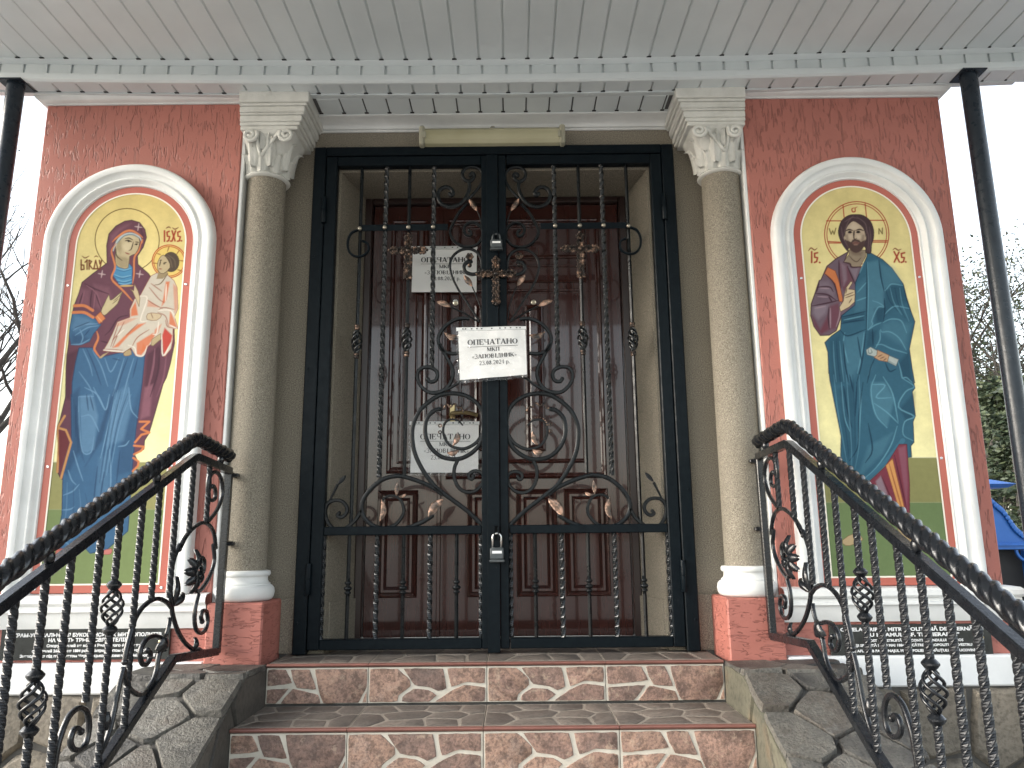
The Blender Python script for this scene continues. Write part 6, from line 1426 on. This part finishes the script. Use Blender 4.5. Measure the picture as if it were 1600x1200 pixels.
    p.fill(a5((680, 880), (720, 853), (790, 890), (985, 970), (960, 1032), (880, 992), (770, 948), (690, 925)), (176, 186, 182), 1, .6, 0, (80, 100, 104)); p.line(a5((700, 870), (705, 910), (735, 905), (725, 875)), 1, (110, 126, 126)); p.line(a5((780, 935), (960, 1020)), 1.6, (130, 146, 146), .8)
    p.fill(a5((785, 880), (895, 930), (880, 992), (800, 978), (752, 948), (780, 930)), (190, 154, 122), 1, .6, 0, (110, 74, 58))
    for q in (((790, 945), (830, 925)), ((812, 962), (850, 945)), ((845, 978), (868, 960))): p.line(a5(*q), 1, (120, 84, 64))
    # inscriptions
    RD = (170, 66, 46)
    for q in (((212, 850), (212, 975)), ((280, 862), (245, 870), (248, 915), (280, 920), (270, 965), (245, 975)), ((304, 975), (308, 977)), ((1178, 850), (1240, 970)), ((1235, 855), (1180, 970)), ((1300, 862), (1262, 872), (1266, 915), (1298, 920), (1288, 965), (1262, 975)), ((1312, 968), (1316, 970))): p.line(a4(*q), 2, RD, 1, 0, False)
    for q in (((175, 838), (205, 805), (245, 830), (275, 808)), ((1165, 828), (1190, 810), (1225, 832), (1260, 820))): p.line(a4(*q), 1.4, (130, 60, 40), 1, 3)
icon_panel(-1, 'arched icon of a haloed mother in purple and blue holding her child', paint_mother)
icon_panel(1, 'arched icon of a bearded haloed man in blue cloak blessing', paint_man)
# ================================================================== trees and the blue kiosk
def gnarl(g, p, d, L, r, depth, rnd, tips, spread=.6, kids=3, up=.15):
    P = [p]; dd = Vector(d).normalized(); q = Vector(p); n = 5
    for i in range(n):
        dd = (dd+Vector((rnd.uniform(-.22, .22), rnd.uniform(-.22, .22), rnd.uniform(-.12, .2)+up*.3))).normalized(); q = q+dd*(L/n); P.append(tuple(q))
    rad = [r*(1-.55*i/n) for i in range(n+1)]
    g.sweep(P, CIRC(1, 6 if depth > 1 else 4), None, rad, cap=False)
    if depth == 0: tips += P[1:]; return
    for k in range(kids):
        t = rnd.uniform(.35, 1); b = P[min(n, max(1, int(t*n)))]; a = rnd.uniform(0, 2*math.pi)
        nd = (dd+Vector((math.cos(a), math.sin(a), rnd.uniform(-.2, .5)))*spread).normalized()
        gnarl(g, b, nd, L*rnd.uniform(.55, .8), r*.5, depth-1, rnd, tips, spread, kids, up)
def leaves(pts, n, size, rnd, jitter, flat=.5):
    V = []; Fc = []
    for i in range(n):
        b = rnd.choice(pts); c = Vector(b)+Vector((rnd.gauss(0, jitter), rnd.gauss(0, jitter), rnd.gauss(0, jitter*.8)))
        u = Vector((rnd.gauss(0, 1), rnd.gauss(0, 1), rnd.gauss(0, flat))).normalized(); w = u.orthogonal().normalized(); w = (w*math.cos(i)+u.cross(w)*math.sin(i)); s = size*rnd.uniform(.6, 1.4)
        k = len(V); V += [tuple(c-u*s), tuple(c+w*s*.45), tuple(c+u*s), tuple(c-w*s*.45)]; Fc.append((k, k+1, k+2, k+3))
    g = G(); g.add(V, Fc); return g
def tree(name, label, base, h, r, seed, depth=3, kids=3, nleaf=5000, lsize=.05, jit=.18, mat='leaf_green', trunk_h=.35, spread=.75, group='trees beside the chapel'):
    rnd = random.Random(seed); t = thing(name, label, 'tree', base, group); tips = []; g = G()
    th = h*trunk_h; P = [base]; q = Vector(base)
    for i in range(5): q = q+Vector((rnd.uniform(-.06, .06)*h*.2, rnd.uniform(-.06, .06)*h*.2, th/5)); P.append(tuple(q))
    g.sweep(P, CIRC(1, 10), None, [r*(1-.06*i) for i in range(6)], cap=False)
    for k in range(kids+1):
        a = 2*math.pi*k/(kids+1)+rnd.uniform(-.4, .4)
        gnarl(g, tuple(q), (math.cos(a)*.7, math.sin(a)*.7, .9), h*(1-trunk_h)*.5, r*.55, depth, rnd, tips, spread, kids)
    gnarl(g, tuple(q), (0, 0, 1), h*(1-trunk_h)*.6, r*.6, depth, rnd, tips, spread, kids)
    g.make('trunk', 'bark', t, smooth=True, fix=False)
    if nleaf: leaves(tips, nleaf, lsize, rnd, jit).make('crown', mat, t, fix=False)
    return t
def conifer(label, base, h, w, seed, n=9000, group='dark evergreens beside the chapel'):
    rnd = random.Random(seed); t = thing('evergreen_tree', label, 'tree', base, group); g = G(); bx, by, bz = base
    g.sweep([(bx, by, bz), (bx, by, bz+h*.5), (bx, by, bz+h)], CIRC(1, 8), None, [w*.09, w*.06, .01], cap=False); pts = []
    for k in range(int(h*16)):
        z = bz+h*(.12+.86*rnd.random()); f = 1-(z-bz)/h; L = w*(.25+.75*f**.8)*rnd.uniform(.6, 1.05); a = rnd.uniform(0, 6.283); P = [(bx, by, z)]
        for i in range(1, 6): u = i/5; P.append((bx+L*u*math.cos(a), by+L*u*math.sin(a), z-.16*L*u*u+.05*L*u+rnd.uniform(-.03, .03)))
        g.sweep(P, CIRC(1, 4), None, [.02*(1-.15*i) for i in range(6)], cap=False); pts += P[2:]
    g.make('trunk', 'bark', t, smooth=True, fix=False); leaves(pts, n, .05, rnd, .12, .3).make('crown', 'leaf_dark', t, fix=False); return t
def gxy(px, D): p = at(px, 700, D); return (p[0], D, GZ)
tree('bare_tree', 'bare branching tree against the sky left of the chapel', gxy(-30, 11), 6.9, .10, 3, 3, 4, 120, .05, .2, 'leaf_dark', .40, .8, 'trees left of the chapel')
conifer('dark evergreen half hidden behind the left post and pier', gxy(-95, 13), 6.0, 1.15, 8, 7000)
tree('leafy_tree', 'thin leafed tree reaching above the blue kiosk right of the chapel', gxy(1545, 13), 6.9, .085, 21, 3, 4, 9000, .036, .2, 'leaf_green', .42, .8)
tree('leafy_tree', 'bushy low tree behind the blue kiosk roof', gxy(1625, 15), 5.6, .09, 35, 3, 4, 40000, .042, .40, 'leaf_green', .14, .95)
tree('leafy_tree', 'denser tree partly hidden behind the right pier', gxy(1500, 17), 5.2, .09, 47, 3, 4, 34000, .048, .42, 'leaf_dark', .15, .95)
conifer('dark evergreen rising straight behind the blue kiosk', gxy(1585, 12), 4.1, 1.3, 18, 20000)
# blue kiosk
K = at(1540, 800, 6.6); kx, ky = K[0]-.35, 6.6
ks = thing('blue_kiosk', 'blue sheet metal kiosk with curved scalloped roof right of the chapel', 'kiosk', (kx+.9, ky, GZ))
def kp(px, py, y=6.6): return at(px, py, y)
zE = kp(1590, 850)[2]; zT = kp(1560, 786)[2]
prof = [kp(1540, 770), kp(1558, 786), kp(1567, 793), kp(1580, 812), kp(1587, 822), kp(1600, 833), kp(1625, 846)]
prof = [(p[0], p[2]) for p in prof]; xm = prof[0][0]-.10
full = [(2*xm-x, z) for x, z in prof[::-1]]+prof
g = G(); V = []; n = len(full)
for y in (6.60, 8.0): V += [(x, y, z) for x, z in full]+[(x, y, z-.03) for x, z in full]
Fc = []
for i in range(n-1):
    Fc += [(i, i+1, 2*n+i+1, 2*n+i), (n+i, n+i+1, 3*n+i+1, 3*n+i), (i, i+1, n+i+1, n+i), (2*n+i, 2*n+i+1, 3*n+i+1, 3*n+i)]
g.add(V, Fc); g.make('roof', 'blue_metal', ks)
g = G(); front = [(x, z-.031) for x, z in full]; lowz = zE+.01
g.prism([(x, 6.63, z) for x, z in front]+[(front[-1][0], 6.63, lowz), (front[0][0], 6.63, lowz)], [(x, 6.615, z) for x, z in front]+[(front[-1][0], 6.615, lowz), (front[0][0], 6.615, lowz)]); g.make('gable', 'blue_metal', ks)
g = G()
for i in range(n-1):
    for k in range(3):
        t = (k+.5)/3; x = full[i][0]*(1-t)+full[i+1][0]*t; z = full[i][1]*(1-t)+full[i+1][1]*t; g.ball((x, 6.598, z-.035), (.022, .006, .020), 8, 6)
g.make('scalloped_edge', 'blue_metal', ks, smooth=True)
xl, xr = front[0][0]+.05, front[-1][0]-.05
g = G(); g.box(xl, xr, 6.60, 6.66, zE-.045, zE+.012, .004); g.box(xl, xr, 6.585, 6.66, zE-.014, zE-.004, .002); g.make('fascia', 'blue_metal', ks)
for k, xx in enumerate((xl+.06, (xl+xr)/2, xr-.06)):
    g = G(); g.sweep([(xx+.09*math.cos(a), 6.62, zE-.05-.09*math.sin(a)+.0) for a in np.linspace(0, math.pi, 12)], FLAT(.012, .012), (0, 1, 0)); g.make('bracket', 'blue_metal', ks, angle=40)
    g = G(); g.box(xx-.03, xx+.03, 6.60, 6.66, GZ, zE-.046, .003); g.make('post', 'blue_metal', ks)
g = G(); g.box(xl+.02, xr-.02, 6.70, 7.9, GZ, zE-.05); g.make('interior_shade_block', 'kiosk_dark', ks)  # solid black block gives the shade inside the kiosk by its colour
c0 = kp(1548, 772); c1 = kp(1577, 757)
g = G(); g.box(xm-.06, xm+.06, 6.7, 6.9, zT-.0, kp(1555, 762)[2], .004); g.make('ridge_turret', 'blue_metal', ks)
g = G(); zc = kp(1560, 757)[2]; hw = c1[0]-xm
g.prism([(xm-hw*.85, 6.55, zc-.03), (xm+hw*.85, 6.55, zc-.03), (xm+hw*.85, 7.0, zc-.03), (xm-hw*.85, 7.0, zc-.03)], [(xm-hw, 6.5, zc), (xm+hw, 6.5, zc), (xm+hw, 7.05, zc), (xm-hw, 7.05, zc)])
g.prism([(xm-hw, 6.5, zc), (xm+hw, 6.5, zc), (xm+hw, 7.05, zc), (xm-hw, 7.05, zc)], [(xm-.03, 6.75, zc+.09), (xm+.03, 6.75, zc+.09), (xm+.03, 6.8, zc+.09), (xm-.03, 6.8, zc+.09)]); g.make('turret_cap', 'blue_metal', ks)
